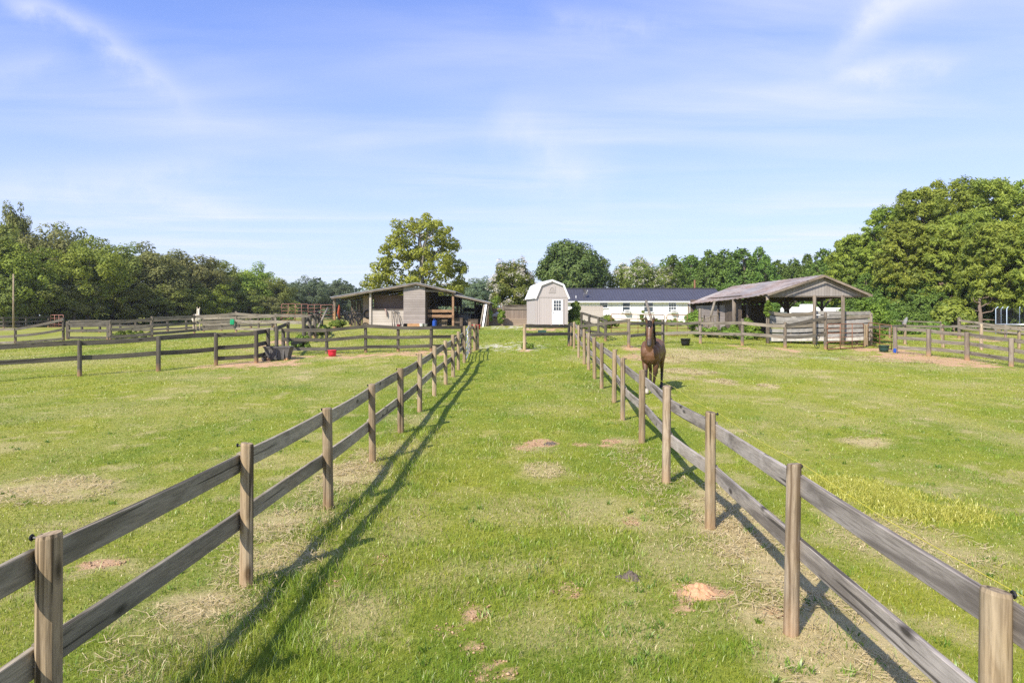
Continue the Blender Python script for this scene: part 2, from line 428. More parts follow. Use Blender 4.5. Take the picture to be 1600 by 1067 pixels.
M_STONE = plain('pale_stone', (.5, .47, .42), .9, var=.3, scale=6, bump=.6)
M_TRUNK = plain('bark', (.13, .105, .08), .95, var=.4, scale=9, bump=.8)
M_PINETRUNK = plain('pine_bark', (.2, .15, .115), .95, var=.4, scale=9, bump=.8)
M_PALETRUNK = plain('grey_bark', (.3, .28, .24), .9, var=.35, scale=6, bump=.6)
M_CLOTH = plain('grey_cloth', (.24, .235, .23), .9, var=.2, scale=8, bump=.4)

def rust_roof():
    t = NT('rusted_tin_roof')
    v = t.coord('Object', (1, 1, 1))
    a = t.noise(t.coord('Object', (.9, .28, .9)), 1.1, 6, .7, .5)
    b = t.noise(t.coord('Object', (7, .5, 1)), 1.0, 4, .6)
    col = t.mix(t.ramp(a, [(.36, (0, 0, 0)), (.56, (1, 1, 1))]), (.35, .335, .31), (.27, .19, .135))
    col = t.mix(t.ramp(b, [(.4, (0, 0, 0)), (.7, (.75, .75, .75))]), col, (.46, .40, .36))
    br = t.n('ShaderNodeTexBrick'); br.inputs['Scale'].default_value = 1; br.inputs['Brick Width'].default_value = .66
    br.inputs['Row Height'].default_value = 2.1; br.inputs['Mortar Size'].default_value = .012
    br.inputs['Color1'].default_value = (.75, .75, .75, 1); br.inputs['Color2'].default_value = (1.15, 1.1, 1.05, 1); br.inputs['Mortar'].default_value = (.55, .5, .48, 1)
    t.l(t.coord('Object', (1, 1, 1)), br.inputs['Vector'])
    col = t.mix(.8, col, br.outputs['Color'], 'MULTIPLY')
    t.bsdf(col, .6, t.bump(a, .3, .02), .15, .35)
    return t.m
M_RUSTROOF = rust_roof()
M_BARNROOF = plain('grey_tin_roof', (.34, .33, .33), .5, .35, var=.25, scale=1.5)

def ground_mat():
    t = NT('pasture')
    mk = t.attr('mask'); sep = t.n('ShaderNodeSeparateColor'); t.l(mk, sep.inputs[0])
    dry, clay, pale = sep.outputs[0], sep.outputs[1], sep.outputs[2]
    yel = t.attr('yel', 'Fac')
    w = t.coord('World')
    n1 = t.noise(w, 1.7, 5, .65); n2 = t.noise(w, 14, 6, .72); n3 = t.noise(w, 75, 4, .7)
    n0 = t.noise(w, .22, 4, .6)
    f = t.math('ADD', t.math('MULTIPLY', yel, .75), t.math('MULTIPLY', t.math('SUBTRACT', n1, .5), .9), True)
    col = t.mix(f, (.165, .228, .025), (.33, .33, .045))
    col = t.mix(t.ramp(n2, [(.4, (1, 1, 1)), (.58, (0, 0, 0))]), col, t.mix(.4, col, (.09, .14, .022)))
    col = t.mix(t.math('MULTIPLY', t.ramp(n2, [(.55, (0, 0, 0)), (.72, (1, 1, 1))]), .45), col, (.42, .38, .13))
    col = t.mix(t.math('MULTIPLY', t.ramp(n0, [(.48, (0, 0, 0)), (.66, (1, 1, 1))]), .2), col, (.40, .36, .09))
    fd = t.math('MULTIPLY', t.math('ADD', dry, t.math('MULTIPLY', t.math('SUBTRACT', n2, .5), .9)), t.math('GREATER_THAN', dry, .05), True)
    straw = t.mix(n3, (.38, .30, .15), (.62, .50, .28))
    col = t.mix(t.math('MULTIPLY', fd, .9, True), col, straw)
    fc = t.math('ADD', clay, t.math('MULTIPLY', t.math('MULTIPLY', t.math('SUBTRACT', n2, .5), 1.3), t.ramp(clay, [(.02, (0, 0, 0)), (.2, (1, 1, 1))])), True)
    fc = t.ramp(fc, [(.3, (0, 0, 0)), (.62, (1, 1, 1))])
    col = t.mix(fc, col, t.mix(n2, (.40, .23, .12), (.62, .43, .26)))
    col = t.mix(t.math('MULTIPLY', pale, .8), col, (.62, .57, .47))
    h = t.math('ADD', n2, t.math('MULTIPLY', n3, .6))
    t.bsdf(col, .95, t.bump(h, .7, .03), spec=.1)
    return t.m
M_GROUND = ground_mat()

def blade_mat(name, trans=.35):
    t = NT(name)
    col = t.attr('col')
    d = t.n('ShaderNodeBsdfDiffuse'); t.l(col, d.inputs[0])
    tr = t.n('ShaderNodeBsdfTranslucent'); t.l(col, tr.inputs[0])
    mx = t.n('ShaderNodeMixShader'); mx.inputs[0].default_value = trans; t.l(d.outputs[0], mx.inputs[1]); t.l(tr.outputs[0], mx.inputs[2])
    g = t.n('ShaderNodeBsdfGlossy'); g.inputs['Roughness'].default_value = .4; g.inputs[0].default_value = (.6, .6, .55, 1)
    m2 = t.n('ShaderNodeMixShader'); m2.inputs[0].default_value = .06; t.l(mx.outputs[0], m2.inputs[1]); t.l(g.outputs[0], m2.inputs[2])
    t.l(m2.outputs[0], t.out.inputs[0]); return t.m
M_BLADE = blade_mat('grass_blade')

# ------------------------------------------------------------------ ground sheet
def axis_pts(core, step, far, grow):
    out = list(np.arange(0, core, step)); s = step; x = core
    while x < far: out.append(x); s *= grow; x += s
    out.append(far); return np.array(out)
xp = axis_pts(9, .11, 700, 1.035); XS = np.concatenate([-xp[::-1][:-1], xp])
yp = axis_pts(22, .11, 900, 1.03); YS = np.concatenate([[-30, -12, -5, -2, -1], yp])
gx, gy = np.meshgrid(XS, YS)
gxf, gyf = gx.ravel(), gy.ravel()
V = np.stack([gxf, gyf, ground(gxf, gyf)], 1)
nx, ny = len(XS), len(YS)
ii = np.arange(nx * ny).reshape(ny, nx)
Fq = np.stack([ii[:-1, :-1], ii[:-1, 1:], ii[1:, 1:], ii[1:, :-1]], -1).reshape(-1, 4)
dr, cl, pl = masks(gxf, gyf)
MK = np.stack([dr, cl, pl, np.ones_like(dr)], 1)
me = np_mesh('ground', V, Fq, {'mask': ('FLOAT_COLOR', MK), 'yel': ('FLOAT', greens(gxf, gyf))}, True)
tag(link('ground', me, M_GROUND), 'short sunlit green and straw coloured pasture grass across the farm', kind='structure')

# ------------------------------------------------------------------ grass blades
def make_blades(x, y, h, w, lean, col, seg=1):
    n = len(x); z = ground(x, y)
    a = RNG.uniform(0, 2 * np.pi, n); b = RNG.uniform(0, 2 * np.pi, n)
    ux, uy = np.cos(a) * w / 2, np.sin(a) * w / 2
    lx, ly = np.cos(b) * lean * h, np.sin(b) * lean * h
    hh = h * np.sqrt(np.clip(1 - lean ** 2 * .8, .04, 1))
    P0 = np.stack([x - ux, y - uy, z - .005], 1); P1 = np.stack([x + ux, y + uy, z - .005], 1)
    if seg == 1:
        T = np.stack([x + lx, y + ly, z + hh], 1)
        V = np.stack([P0, P1, T], 1).reshape(-1, 3); Fc = np.arange(3 * n).reshape(n, 3)
        C = np.repeat(np.concatenate([col, np.ones((n, 1))], 1), 3, 0)
        return V, Fc, C
    m0 = np.stack([x - ux * .8 + lx * .35, y - uy * .8 + ly * .35, z + hh * .6], 1); m1 = np.stack([x + ux * .8 + lx * .35, y + uy * .8 + ly * .35, z + hh * .6], 1)
    T = np.stack([x + lx, y + ly, z + hh], 1)
    V = np.stack([P0, P1, m1, m0, T], 1).reshape(-1, 3)
    k = np.arange(n)[:, None] * 5
    Fc = np.concatenate([k + np.array([0, 1, 2]), k + np.array([0, 2, 3]), k + np.array([3, 2, 4])], 0)
    C = np.repeat(np.concatenate([col, np.ones((n, 1))], 1), 5, 0)
    return V, Fc, C
def lerp(a, b, t): return a + (b - a) * t[:, None]
def grass_field(n, d0, d1, seg):
    d = np.exp(RNG.uniform(math.log(d0), math.log(d1), n))
    half = .80 * d + 1.2
    x = RNG.uniform(-1, 1, n) * half; y = d
    dry, clay, pale = masks(x, y)
    keep = RNG.uniform(0, 1, n) > np.clip(clay * 1.15 + pale * .6 + dry * .35, 0, .97)
    x, y, d, dry, clay = x[keep], y[keep], d[keep], dry[keep], clay[keep]; n = len(x)
    g = greens(x, y); tuft = fbm(x * 3.1, y * 3.1, 91, 3); lush = sstep(.52, .72, tuft)
    mid = sstep(.5, .7, fbm(x * .9, y * .8, 95, 3))
    # taller along the posts, where the mower does not reach
    line = np.maximum(np.exp(-((x + 2.22) / .22) ** 2), np.exp(-((x - 2.3) / .25) ** 2)) * (y < 34)
    lane = np.exp(-((x + 1.75) / .5) ** 2) * (y < 14) * (.4 + 1.5 * sstep(.4, .65, fbm(x * 2.5, y * 1.5, 123, 3)))
    h = .02 + .03 * RNG.uniform(0, 1, n) + .045 * lush * RNG.uniform(.3, 1, n) + .035 * mid * RNG.uniform(0, 1, n) + (.05 * line + .06 * lane) * RNG.uniform(0, 1, n)
    h *= np.where(np.abs(x) > 2.6, .72, 1.0) * (.6 + .8 * fbm(x * 7, y * 7, 97, 2))
    h *= 1 - .45 * dry
    w = np.maximum(.0042, .00085 * d) * RNG.uniform(.7, 1.4, n)
    h = np.maximum(h, d * .0013)
    lean = np.clip(RNG.normal(.55, .25, n) + .35 * dry + .15 * (d > 9), .05, 1)
    r = RNG.uniform(0, 1, n)
    col = lerp(np.array([.165, .27, .025]), np.array([.41, .42, .048]), np.clip(g * .7 + .55 * (r - .35), 0, 1))
    col = lerp(col, np.array([.215, .39, .03])[None, :], .55 * lush * RNG.uniform(.3, 1, n))
    ds = (RNG.uniform(0, 1, n) < np.clip(dry * .8 + .03, 0, .85) * np.clip(9 / d, .12, 1))
    st = lerp(np.array([.42, .34, .15]), np.array([.66, .56, .31]), RNG.uniform(0, 1, n))
    col = np.where(ds[:, None], st, col)
    k = np.clip(1.25 - d / 40, .45, 1); col = col * (1 + (RNG.uniform(-.28, .22, n)) * k)[:, None]
    return make_blades(x, y, h, w, lean, col, seg)
def join3(parts):
    Vs, Fs, Cs, b = [], [], [], 0
    for V_, F_, C_ in parts:
        Vs.append(V_); Fs.append(F_ + b); Cs.append(C_); b += len(V_)
    return np.concatenate(Vs), np.concatenate(Fs), np.concatenate(Cs)
def rosettes():
    n = 420; d = np.exp(RNG.uniform(math.log(2.3), math.log(16), n)); x = RNG.uniform(-1, 1, n) * (.8 * d + 1)
    k = fbm(x * .7, d * .7, 140, 3) > .47; x, d = x[k], d[k]; m = RNG.integers(8, 26, len(x)); i = np.repeat(np.arange(len(x)), m); N = len(i)
    r = RNG.uniform(.02, .11, len(x))[i]; a = RNG.uniform(0, 6.28, N); q = r * np.sqrt(RNG.uniform(0, 1, N))
    X, Y = x[i] + q * np.cos(a), d[i] + q * np.sin(a)
    tone = RNG.uniform(0, 1, len(x))[i]
    col = lerp(np.array([.10, .20, .025]), np.array([.24, .36, .05]), tone) * RNG.uniform(.75, 1.25, N)[:, None]
    low = make_blades(X, Y, RNG.uniform(.03, .085, N), RNG.uniform(.007, .016, N), np.clip(RNG.normal(.75, .15, N), .3, 1), col, 2)
    # long arching blades and a few dry seed stems
    n2 = 3400; d2 = np.exp(RNG.uniform(math.log(2.2), math.log(13), n2)); x2 = RNG.uniform(-1, 1, n2) * (.8 * d2 + 1); kk = fbm(x2 * 1.3, d2 * 1.3, 150, 3) > .53; x2, d2 = x2[kk], d2[kk]; n2 = len(x2)
    c2 = lerp(np.array([.24, .40, .05]), np.array([.55, .52, .2]), RNG.uniform(0, 1, n2) ** 1.6)
    tall = make_blades(x2, d2, RNG.uniform(.08, .17, n2), RNG.uniform(.003, .006, n2), np.clip(RNG.normal(.6, .22, n2), .1, .98), c2, 2)
    return [low, tall]
V, Fc, C = join3(rosettes() + [grass_field(260000, 2.1, 8.5, 2), grass_field(560000, 8.5, 48, 1)])
tag(link('grass', np_mesh('grass', V, Fc, {'col': ('FLOAT_COLOR', C)}), M_BLADE), 'short green grass blades with dry straw patches', 'grass', kind='stuff')

def straw_field():
    xs, ys = [], []
    for (cx, cy, rx, ry, k) in DRY:
        if cy > 32 or k < .65: continue
        n = int(min(2600, 700 * rx * ry * 3.1 * k) * (1 if cy < 11 else .35)) + 20
        a = RNG.uniform(0, 2 * np.pi, n); q = np.sqrt(RNG.uniform(0, 1, n)) * 1.15
        xs.append(cx + rx * q * np.cos(a)); ys.append(cy + ry * q * np.sin(a))
    n = 6000; yy = RNG.uniform(2.3, 12, n)
    xs.append(np.where(RNG.uniform(0, 1, n) < .5, -2.5, 2.1) + RNG.normal(0, .3, n)); ys.append(yy)
    x, y = np.concatenate(xs), np.concatenate(ys)
    k = fbm(x * 2.4, y * 2.4, 7, 3) > .43; x, y = x[k], y[k]; n = len(x)
    z = ground(x, y) + RNG.uniform(.006, .035, n)
    a = RNG.uniform(0, 2 * np.pi, n); L = RNG.uniform(.03, .12, n) * np.maximum(1, y / 18); w = np.maximum(.0018, y * .0004)
    dx, dy = np.cos(a) * L / 2, np.sin(a) * L / 2; tz = RNG.uniform(-.02, .02, n)
    px_, py_ = -np.sin(a) * w, np.cos(a) * w
    V = np.stack([np.stack([x - dx - px_, y - dy - py_, z - tz], 1), np.stack([x + dx - px_, y + dy - py_, z + tz], 1),
                  np.stack([x + dx + px_, y + dy + py_, z + tz + .002], 1), np.stack([x - dx + px_, y - dy + py_, z - tz + .002], 1)], 1).reshape(-1, 3)
    Fc = np.arange(4 * n).reshape(n, 4)
    c = lerp(np.array([.46, .36, .18]), np.array([.74, .62, .38]), RNG.uniform(0, 1, n))
    C = np.repeat(np.concatenate([c, np.ones((n, 1))], 1), 4, 0)
    return V, Fc, C
V, Fc, C = straw_field()
tag(link('straw', np_mesh('straw', V, Fc, {'col': ('FLOAT_COLOR', C)}), M_BLADE), 'dry cut straw lying on the grass along the fences', 'straw', kind='stuff')

def weed_patch():
    c = at(1410, 785); n = 30000
    a, b = at(1300, 754), at(1490, 806)
    u = RNG.uniform(0, 1, n); ctr = np.stack([a.x + (b.x - a.x) * u, a.y + (b.y - a.y) * u], 1)
    wd = (.5 + .45 * np.sin(np.pi * u)) * 1.0
    x = ctr[:, 0] + RNG.normal(0, .26, n); y = ctr[:, 1] + RNG.normal(0, .36, n) * wd
    k = fbm(x * 2.2, y * 2.2, 15, 3) > .40 + .1 * RNG.uniform(-1, 1, n); x, y = x[k], y[k]; n = len(x)
    h = RNG.uniform(.03, .085, n); w = RNG.uniform(.006, .013, n); lean = np.clip(RNG.normal(.6, .25, n), .1, 1)
    col = lerp(np.array([.30, .34, .04]), np.array([.64, .60, .13]), RNG.uniform(0, 1, n))
    return make_blades(x, y, h, w, lean, col, 2)
def crumbs():
    xs, ys, ss = [], [], []
    for (cx, cy, rx, ry, k) in CLAY:
        if cy > 16: continue
        n = int(220 * k * min(1, rx * ry * 9)) + 20; a = RNG.uniform(0, 6.28, n); q = np.sqrt(RNG.uniform(0, 1, n)) * 1.1
        xs.append(cx + rx * q * np.cos(a)); ys.append(cy + ry * q * np.sin(a)); ss.append(RNG.uniform(.004, .02, n) * RNG.uniform(.4, 1, n))
    x, y, sz = map(np.concatenate, (xs, ys, ss)); n = len(x); z = ground(x, y)
    O = np.array([(1, 0, 0), (0, 1, 0), (-1, 0, 0), (0, -1, 0), (0, 0, .8), (0, 0, -.6)]); Fo = np.array([(0, 1, 4), (1, 2, 4), (2, 3, 4), (3, 0, 4), (1, 0, 5), (2, 1, 5), (3, 2, 5), (0, 3, 5)])
    V = O[None] * RNG.uniform(.6, 1.3, (n, 6, 1)) * sz[:, None, None] + RNG.normal(0, .2, (n, 6, 3)) * sz[:, None, None] + np.stack([x, y, z + sz * .4], 1)[:, None]
    Fc = (np.arange(n)[:, None, None] * 6 + Fo[None]).reshape(-1, 3)
    c = lerp(np.array([.26, .16, .085]), np.array([.56, .38, .22]), RNG.uniform(0, 1, n)); C = np.repeat(np.concatenate([c, np.ones((n, 1))], 1), 6, 0)
    return V.reshape(-1, 3), Fc, C
V, Fc, C = crumbs()
tag(link('soil_crumbs', np_mesh('soil_crumbs', V, Fc, {'col': ('FLOAT_COLOR', C)}), blade_mat('crumb', 0.0)), 'crumbs of orange clay scattered on the bare patches', 'soil', kind='stuff')
V, Fc, C = weed_patch()
tag(link('yellow_weeds', np_mesh('yellow_weeds', V, Fc, {'col': ('FLOAT_COLOR', C)}), M_BLADE), 'patch of yellowing weeds beyond the right lane fence', 'weeds', kind='stuff')

# ------------------------------------------------------------------ fences
def post_part(root, pos, h, dia, m, square=False, lean=(0, 0), chamfer=True, seed=0, bury=.15):
    rr = random.Random(seed)
    mb = MB(); r = dia / 2
    if square:
        mb.box((0, 0, (h - bury) / 2), (dia, dia, h + bury), bev=.006)
    else:
        n = 14; rings = [(-bury, 1.04), (.05, 1.03), (h * .4, 1.0), (h * .8, .985), (h - .018, .975), (h, .90)]
        vs = []; fs = []
        ph = [rr.uniform(.965, 1.035) for _ in range(n)]
        tilt = rr.uniform(-.012, .012)
        for (z, k) in rings:
            for a in range(n):
                t = 2 * math.pi * a / n
                vs.append((r * k * ph[a] * math.cos(t), r * k * ph[a] * math.sin(t), z + (tilt * math.cos(t) if z > h * .9 else 0)))
        for i in range(len(rings) - 1):
            for a in range(n):
                p, q = i * n + a, i * n + (a + 1) % n
                fs.append((p, q, q + n, p + n))
        fs.append(tuple((len(rings) - 1) * n + a for a in range(n)))
        mb.add(vs, fs)
    o = mb.build('post', m, root, world=False)
    o.location = Vector(pos) - root.location
    o.rotation_euler = (lean[0], lean[1], rr.uniform(0, 6.28) if not square else 0)
    return o
def beam(root, name, p0, p1, w, h, m, seed=0, bow=0.0, round_=False):
    """A board or pipe from p0 to p1; local X runs along it so the grain does too."""
    p0, p1 = Vector(p0), Vector(p1); L = (p1 - p0).length
    rr = random.Random(seed)
    mb = MB()
    if round_:
        mb.tube([(-L / 2, 0, 0), (L / 2, 0, 0)], w / 2, 8)
    else:
        n = 6; sec = [(-w / 2, -h / 2 + .004), (-w / 2 + .004, -h / 2), (w / 2 - .004, -h / 2), (w / 2, -h / 2 + .004), (w / 2, h / 2 - .004), (w / 2 - .004, h / 2), (-w / 2 + .004, h / 2), (-w / 2, h / 2 - .004)]
        vs = []; fs = []
        tw = rr.uniform(-.02, .02)
        for i in range(n + 1):
            t = i / n; x = (t - .5) * L; dz = -bow * 4 * t * (1 - t); a = tw * (t - .5)
            for (y, z) in sec:
                vs.append((x, y * math.cos(a) - z * math.sin(a), z * math.cos(a) + y * math.sin(a) + dz))
        for i in range(n):
            for k in range(8):
                a, b = i * 8 + k, i * 8 + (k + 1) % 8
                fs.append((a, b, b + 8, a + 8))
        fs.append(tuple(range(8))[::-1]); fs.append(tuple(n * 8 + k for k in range(8)))
        mb.add(vs, fs)
    o = mb.build(name, m, root, world=False, smooth=round_)
    d = (p1 - p0).normalized()
    up = Vector((0, 0, 1)); yv = up.cross(d)
    yv = yv.normalized() if yv.length > 1e-3 else Vector((0, 1, 0))
    zv = d.cross(yv)
    M = Matrix((d, yv, zv)).transposed()
    o.rotation_euler = M.to_euler(); o.location = (p0 + p1) / 2 - root.location
    return o
SEED = [100]
def nseed(): SEED[0] += 1; return SEED[0]
def pp(px, base, top):
    """Post from the photo: ground point and height."""
    p = at(px, base); return (p.x, p.y, max(.3, zat(top, p.y) - p.z))
def fence(name, label, posts, rails, side, mp, mr, dia=.12, rail_h=.14, rail_w=.032, square=False, group=None, skip=(), rel=True, insul=0, jit=.018, bow=.012, over=0.0, nopost=()):
    """posts: (x, y, height); rails: heights above ground (or fractions of the post height); side: +1/-1 face the rails sit on."""
    x0, y0 = posts[0][:2]
    root = thing(name, label, 'fence', (x0, y0, gz(x0, y0)), 0, group)
    rr = random.Random(nseed())
    for i, (x, y, h) in enumerate(posts):
        s = nseed()
        if i in nopost: continue
        d = (dia if isinstance(dia, float) else dia[i % len(dia)]) * rr.uniform(.93, 1.07)
        o = post_part(root, (x, y, gz(x, y)), h, d, mp[i % len(mp)] if isinstance(mp, list) else mp, square, (rr.uniform(-.012, .012), rr.uniform(-.012, .012)), seed=s)
        if insul:
            mb = MB(); c = Vector((x + insul * (d / 2 + .022), y, gz(x, y) + h - .02))
            mb.ring(c, .014, .0055, 'X', 10, 5); mb.tube([c - Vector((insul * .03, 0, .002)), c + Vector((insul * .012, 0, 0))], .0075, 6)
            q = mb.build('insulator', M_BLACK, root); q.parent = o
            q.matrix_parent_inverse = (Matrix.Translation(o.location) @ o.rotation_euler.to_matrix().to_4x4()).inverted()
    for i in range(len(posts) - 1):
        if i in skip: continue
        a, b = posts[i], posts[i + 1]
        dv = Vector((b[0] - a[0], b[1] - a[1], 0)); L = dv.length; dv.normalize()
        nv = Vector((-dv.y, dv.x, 0)) * side * ((dia if isinstance(dia, float) else dia[0]) / 2 + rail_w / 2 - .004)
        for rh in rails:
            ha = (rh * a[2] if rel else rh) + rr.uniform(-jit, jit); hb = (rh * b[2] if rel else rh) + rr.uniform(-jit, jit)
            p0 = Vector((a[0], a[1], gz(a[0], a[1]) + ha)) + nv + dv * (.003 - over); p1 = Vector((b[0], b[1], gz(b[0], b[1]) + hb)) + nv - dv * (.003 - over)
            beam(root, 'rail', p0, p1, rail_w, rail_h * rr.uniform(.95, 1.05), mr[i % len(mr)] if isinstance(mr, list) else mr, nseed(), bow * rr.uniform(-.6, 1.4))
    return root

def world_post(px, d, h): return (xat(px, d), d, h)
# the two lane fences
LF = [(-2.44, 1.1, 1.25), (xat(75, 3.54), 3.54, 1.25)] + [pp(*p) for p in [(385, 915, 692), (513, 795, 637), (582, 722, 600), (626, 676, 575), (655.7, 643.5, 552.5), (678.6, 618.7, 540.5), (696.5, 600.8, 532), (708, 589, 523), (716, 578, 518), (725.4, 567, 509.5)]]
fence('board_fence', 'two rail timber fence with round posts along the left side of the grassy lane', LF, [1.10, .585], 1, M_POST, M_RAIL, dia=.118, rail_h=.165, rail_w=.036, rel=False, insul=-1)
RF = [(2.0, .45, 1.23), (xat(1553, 2.95), 2.95, 1.22)] + [pp(*p) for p in [(1236, 990, 724), (1110, 825, 644), (1041, 755, 603), (1003, 692, 578), (973, 657, 559), (959.5, 629, 546), (940, 607, 536), (929, 592, 527), (919.6, 578, 520), (913, 569, 514), (904, 559, 508), (897, 544, 503)]]
rf = fence('board_fence', 'two rail weathered grey fence with round posts along the right side of the lane', RF, [1.10, .62], -1, [M_POST_PALE, M_POST], M_RAIL_GREY, dia=(.112, .12, .106, .115), rail_h=.158, rail_w=.036, rel=False, insul=1)
mb = MB()
for i in range(5):
    a, b = RF[i], RF[i + 1]
    A = Vector((a[0] + .11, a[1], gz(a[0], a[1]) + a[2] - .02)); B = Vector((b[0] + .11, b[1], gz(b[0], b[1]) + b[2] - .02))
    mb.tube([A, (A + B) / 2 - Vector((0, 0, .03)), B], .0022, 5)
mb.build('electric_wire', M_YELLOW, rf)
# lane gate at the far end of the left fence and its two short posts
EP = [pp(734.3, 552, 503), pp(741.7, 547.4, 506), pp(746.4, 546.8, 507.6)]
fence('board_fence', 'three round posts with short rails closing the far end of the left lane fence', EP, [.85, .5], 1, M_POST, M_RAIL, dia=.13, rail_h=.14)

def pipe_gate(label, a, b, h, nrail, m, r=.022, nvert=3, lift=.12, group=None, slope=0.0, diag=False):
    a, b = Vector(a), Vector(b)
    root = thing('pipe_gate', label, 'gate', a, 0, group)
    up = Vector((0, 0, 1)); za = a + up * lift; zb = b + up * (lift + slope)
    mb = MB(); c = .06
    d = (zb - za).normalized()
    mb.tube([za, za + up * (h - c), za + up * (h - .015) + d * .02, za + up * h + d * c, zb + up * h - d * c, zb + up * (h - .015) - d * .02, zb + up * (h - c), zb, za], r, 8)
    mb.build('gate_frame', m, root, smooth=True)
    for k in range(1, nrail):
        mb = MB(); z = up * (h * (k / nrail) ** 1.15)
        mb.tube([za + z, zb + z], r * .8, 6); mb.build('bar', m, root, smooth=True)
    for k in range(1, nvert):
        t = k / nvert; mb = MB(); q = za.lerp(zb, t) + Vector((0, -.03, 0)); mb.tube([q, q + up * h], r * .8, 6); mb.build('brace', m, root, smooth=True)
    if diag:
        mb = MB(); mb.tube([za, zb + up * h], r * .8, 6); mb.build('brace', m, root, smooth=True)
    for z in (.25, .85):
        mb = MB(); mb.box(za + up * h * z - d * .04, (.09, .05, .05)); mb.build('hinge', m, root)
    return root
g0, g1 = LF[-1], EP[0]
pipe_gate('silver pipe gate between round posts near the end of the left lane fence', (g0[0] + .05, g0[1] + .12, gz(g0[0], g0[1])), (g1[0] - .03, g1[1] - .12, gz(g1[0], g1[1])), 1.12, 5, M_STEEL, nvert=2)

# cross fence at the end of the lane, in front of the shed
CF = [pp(819.5, 546, 506.5), pp(889, 541, 507)]
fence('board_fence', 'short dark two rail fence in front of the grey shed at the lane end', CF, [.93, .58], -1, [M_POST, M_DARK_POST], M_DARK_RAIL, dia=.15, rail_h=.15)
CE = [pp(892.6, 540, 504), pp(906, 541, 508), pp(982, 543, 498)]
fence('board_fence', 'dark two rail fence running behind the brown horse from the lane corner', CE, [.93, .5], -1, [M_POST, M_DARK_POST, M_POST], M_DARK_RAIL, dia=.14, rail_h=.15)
CB = [pp(982.5, 543.2, 498.5), pp(1036, 537, 499), pp(1094.5, 536.5, 498), pp(1160, 540, 498), pp(1227, 543.5, 503.5), pp(1290, 546, 488)]
fence('board_fence', 'weathered two rail fence in front of the rusty roofed barn', [(a[0], a[1] + .02, a[2]) for a in CB], [.84, .42], -1, M_OLD_POST, [M_OLD_RAIL, M_OLD_RAIL, M_OLD_RAIL, M_OLD_RAIL, M_DARK_RAIL], dia=.16, rail_h=.16, bow=.05)
# old fence by the house garden
GA = [(xat(909, 43), 43, 1.5), (xat(921, 42.2), 42.2, 1.35), (xat(935, 41.4), 41.4, 1.25), (xat(946, 38.5), 38.5, 1.15)]
fence('board_fence', 'dark stepped fence beside the vine near the grey shed', GA, [.95, .6, .25], 1, M_DARK_POST, M_DARK_RAIL, dia=.16, rail_h=.15)
pipe_gate('long rusty pipe gate behind the brown horse in front of the house', atd(955, 43.5), atd(1038, 44), 1.3, 5, M_RUST, r=.024, nvert=2, lift=.05)
pipe_gate('rusty pipe gate left of the black tub in front of the house', atd(1042, 43.8), atd(1074, 43.5), 1.3, 5, M_RUST, r=.024, nvert=2, lift=.05)
# right paddock gates
gA, gB = at(1293, 548), at(1349, 544.5)
pipe_gate('rusty five bar gate closed between two posts in front of the open barn', gA, gB, 1.24, 6, M_RUST, r=.026, nvert=3, lift=.08)
GP = [pp(1353, 541.5, 507)]
fence('gate_post', 'stout round gate post between the two rusty gates', GP, [], 1, M_POST, M_OLD_RAIL, dia=.2)['category'] = 'post'
pipe_gate('rusty pipe gate swung back beside the green tub', at(1357, 541), at(1393, 549), 1.22, 5, M_RUST, r=.024, nvert=2, lift=.1)
# three rail fence on the right and the fences behind it
RR = [pp(1398.5, 552, 511), pp(1451, 556.5, 514), pp(1511, 563, 519), pp(1580, 573, 528.5), pp(1662, 584, 539)]
fence('board_fence', 'weathered three rail fence slanting out of view at the right', RR, [.93, .59, .27], 1, M_OLD_POST, M_OLD_RAIL, dia=.19, rail_h=.16, bow=.03, over=.09)
RM = [pp(1353.5, 541.2, 508), pp(1414, 538, 506), pp(1473.5, 543, 507), pp(1533.5, 547, 506), pp(1592, 545, 512), pp(1650, 548, 514)]
fence('board_fence', 'pale post fence behind the three rail fence at the right', RM, [.9], -1, M_POST_PALE, M_OLD_RAIL, dia=.17, rail_h=.13, bow=.02)
RB = [pp(1499, 528, 496), pp(1571, 531, 507), pp(1640, 535, 511)]
fence('board_fence', 'far fence with one tall thick post before the right pines', RB, [.86, .5], -1, M_OLD_POST, M_OLD_RAIL, dia=(.22, .16), rail_h=.15)
RC = [(xat(1364, 46), 46, 1.2), (xat(1390, 46.5), 46.5, 1.3), (xat(1414, 47), 47, 1.2), (xat(1470, 47), 47, 1.1)]
fence('board_fence', 'thin single rail fence in the tall grass right of the open barn', RC, [.93], -1, M_OLD_POST, M_OLD_RAIL, dia=.12, rail_h=.08)

# left paddocks
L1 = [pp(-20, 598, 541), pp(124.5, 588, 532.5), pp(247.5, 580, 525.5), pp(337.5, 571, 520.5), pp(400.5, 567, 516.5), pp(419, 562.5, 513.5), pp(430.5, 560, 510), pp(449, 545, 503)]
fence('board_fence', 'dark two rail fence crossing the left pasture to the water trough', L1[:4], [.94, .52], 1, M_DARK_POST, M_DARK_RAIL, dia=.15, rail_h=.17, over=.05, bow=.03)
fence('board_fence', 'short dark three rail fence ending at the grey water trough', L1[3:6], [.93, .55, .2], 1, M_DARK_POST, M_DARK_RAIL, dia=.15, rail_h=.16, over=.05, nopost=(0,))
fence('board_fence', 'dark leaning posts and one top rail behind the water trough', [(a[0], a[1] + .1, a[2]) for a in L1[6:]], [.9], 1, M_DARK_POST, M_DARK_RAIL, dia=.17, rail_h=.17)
L2 = [pp(450, 541.5, 502), pp(510.6, 553, 514.5), pp(571.5, 551, 507.5), pp(622, 549.5, 510.5), pp(673.6, 548.5, 510), pp(722, 546, 510)]
L2[0] = (L2[1][0] - 2.1, L2[1][1] + .4, 1.15)
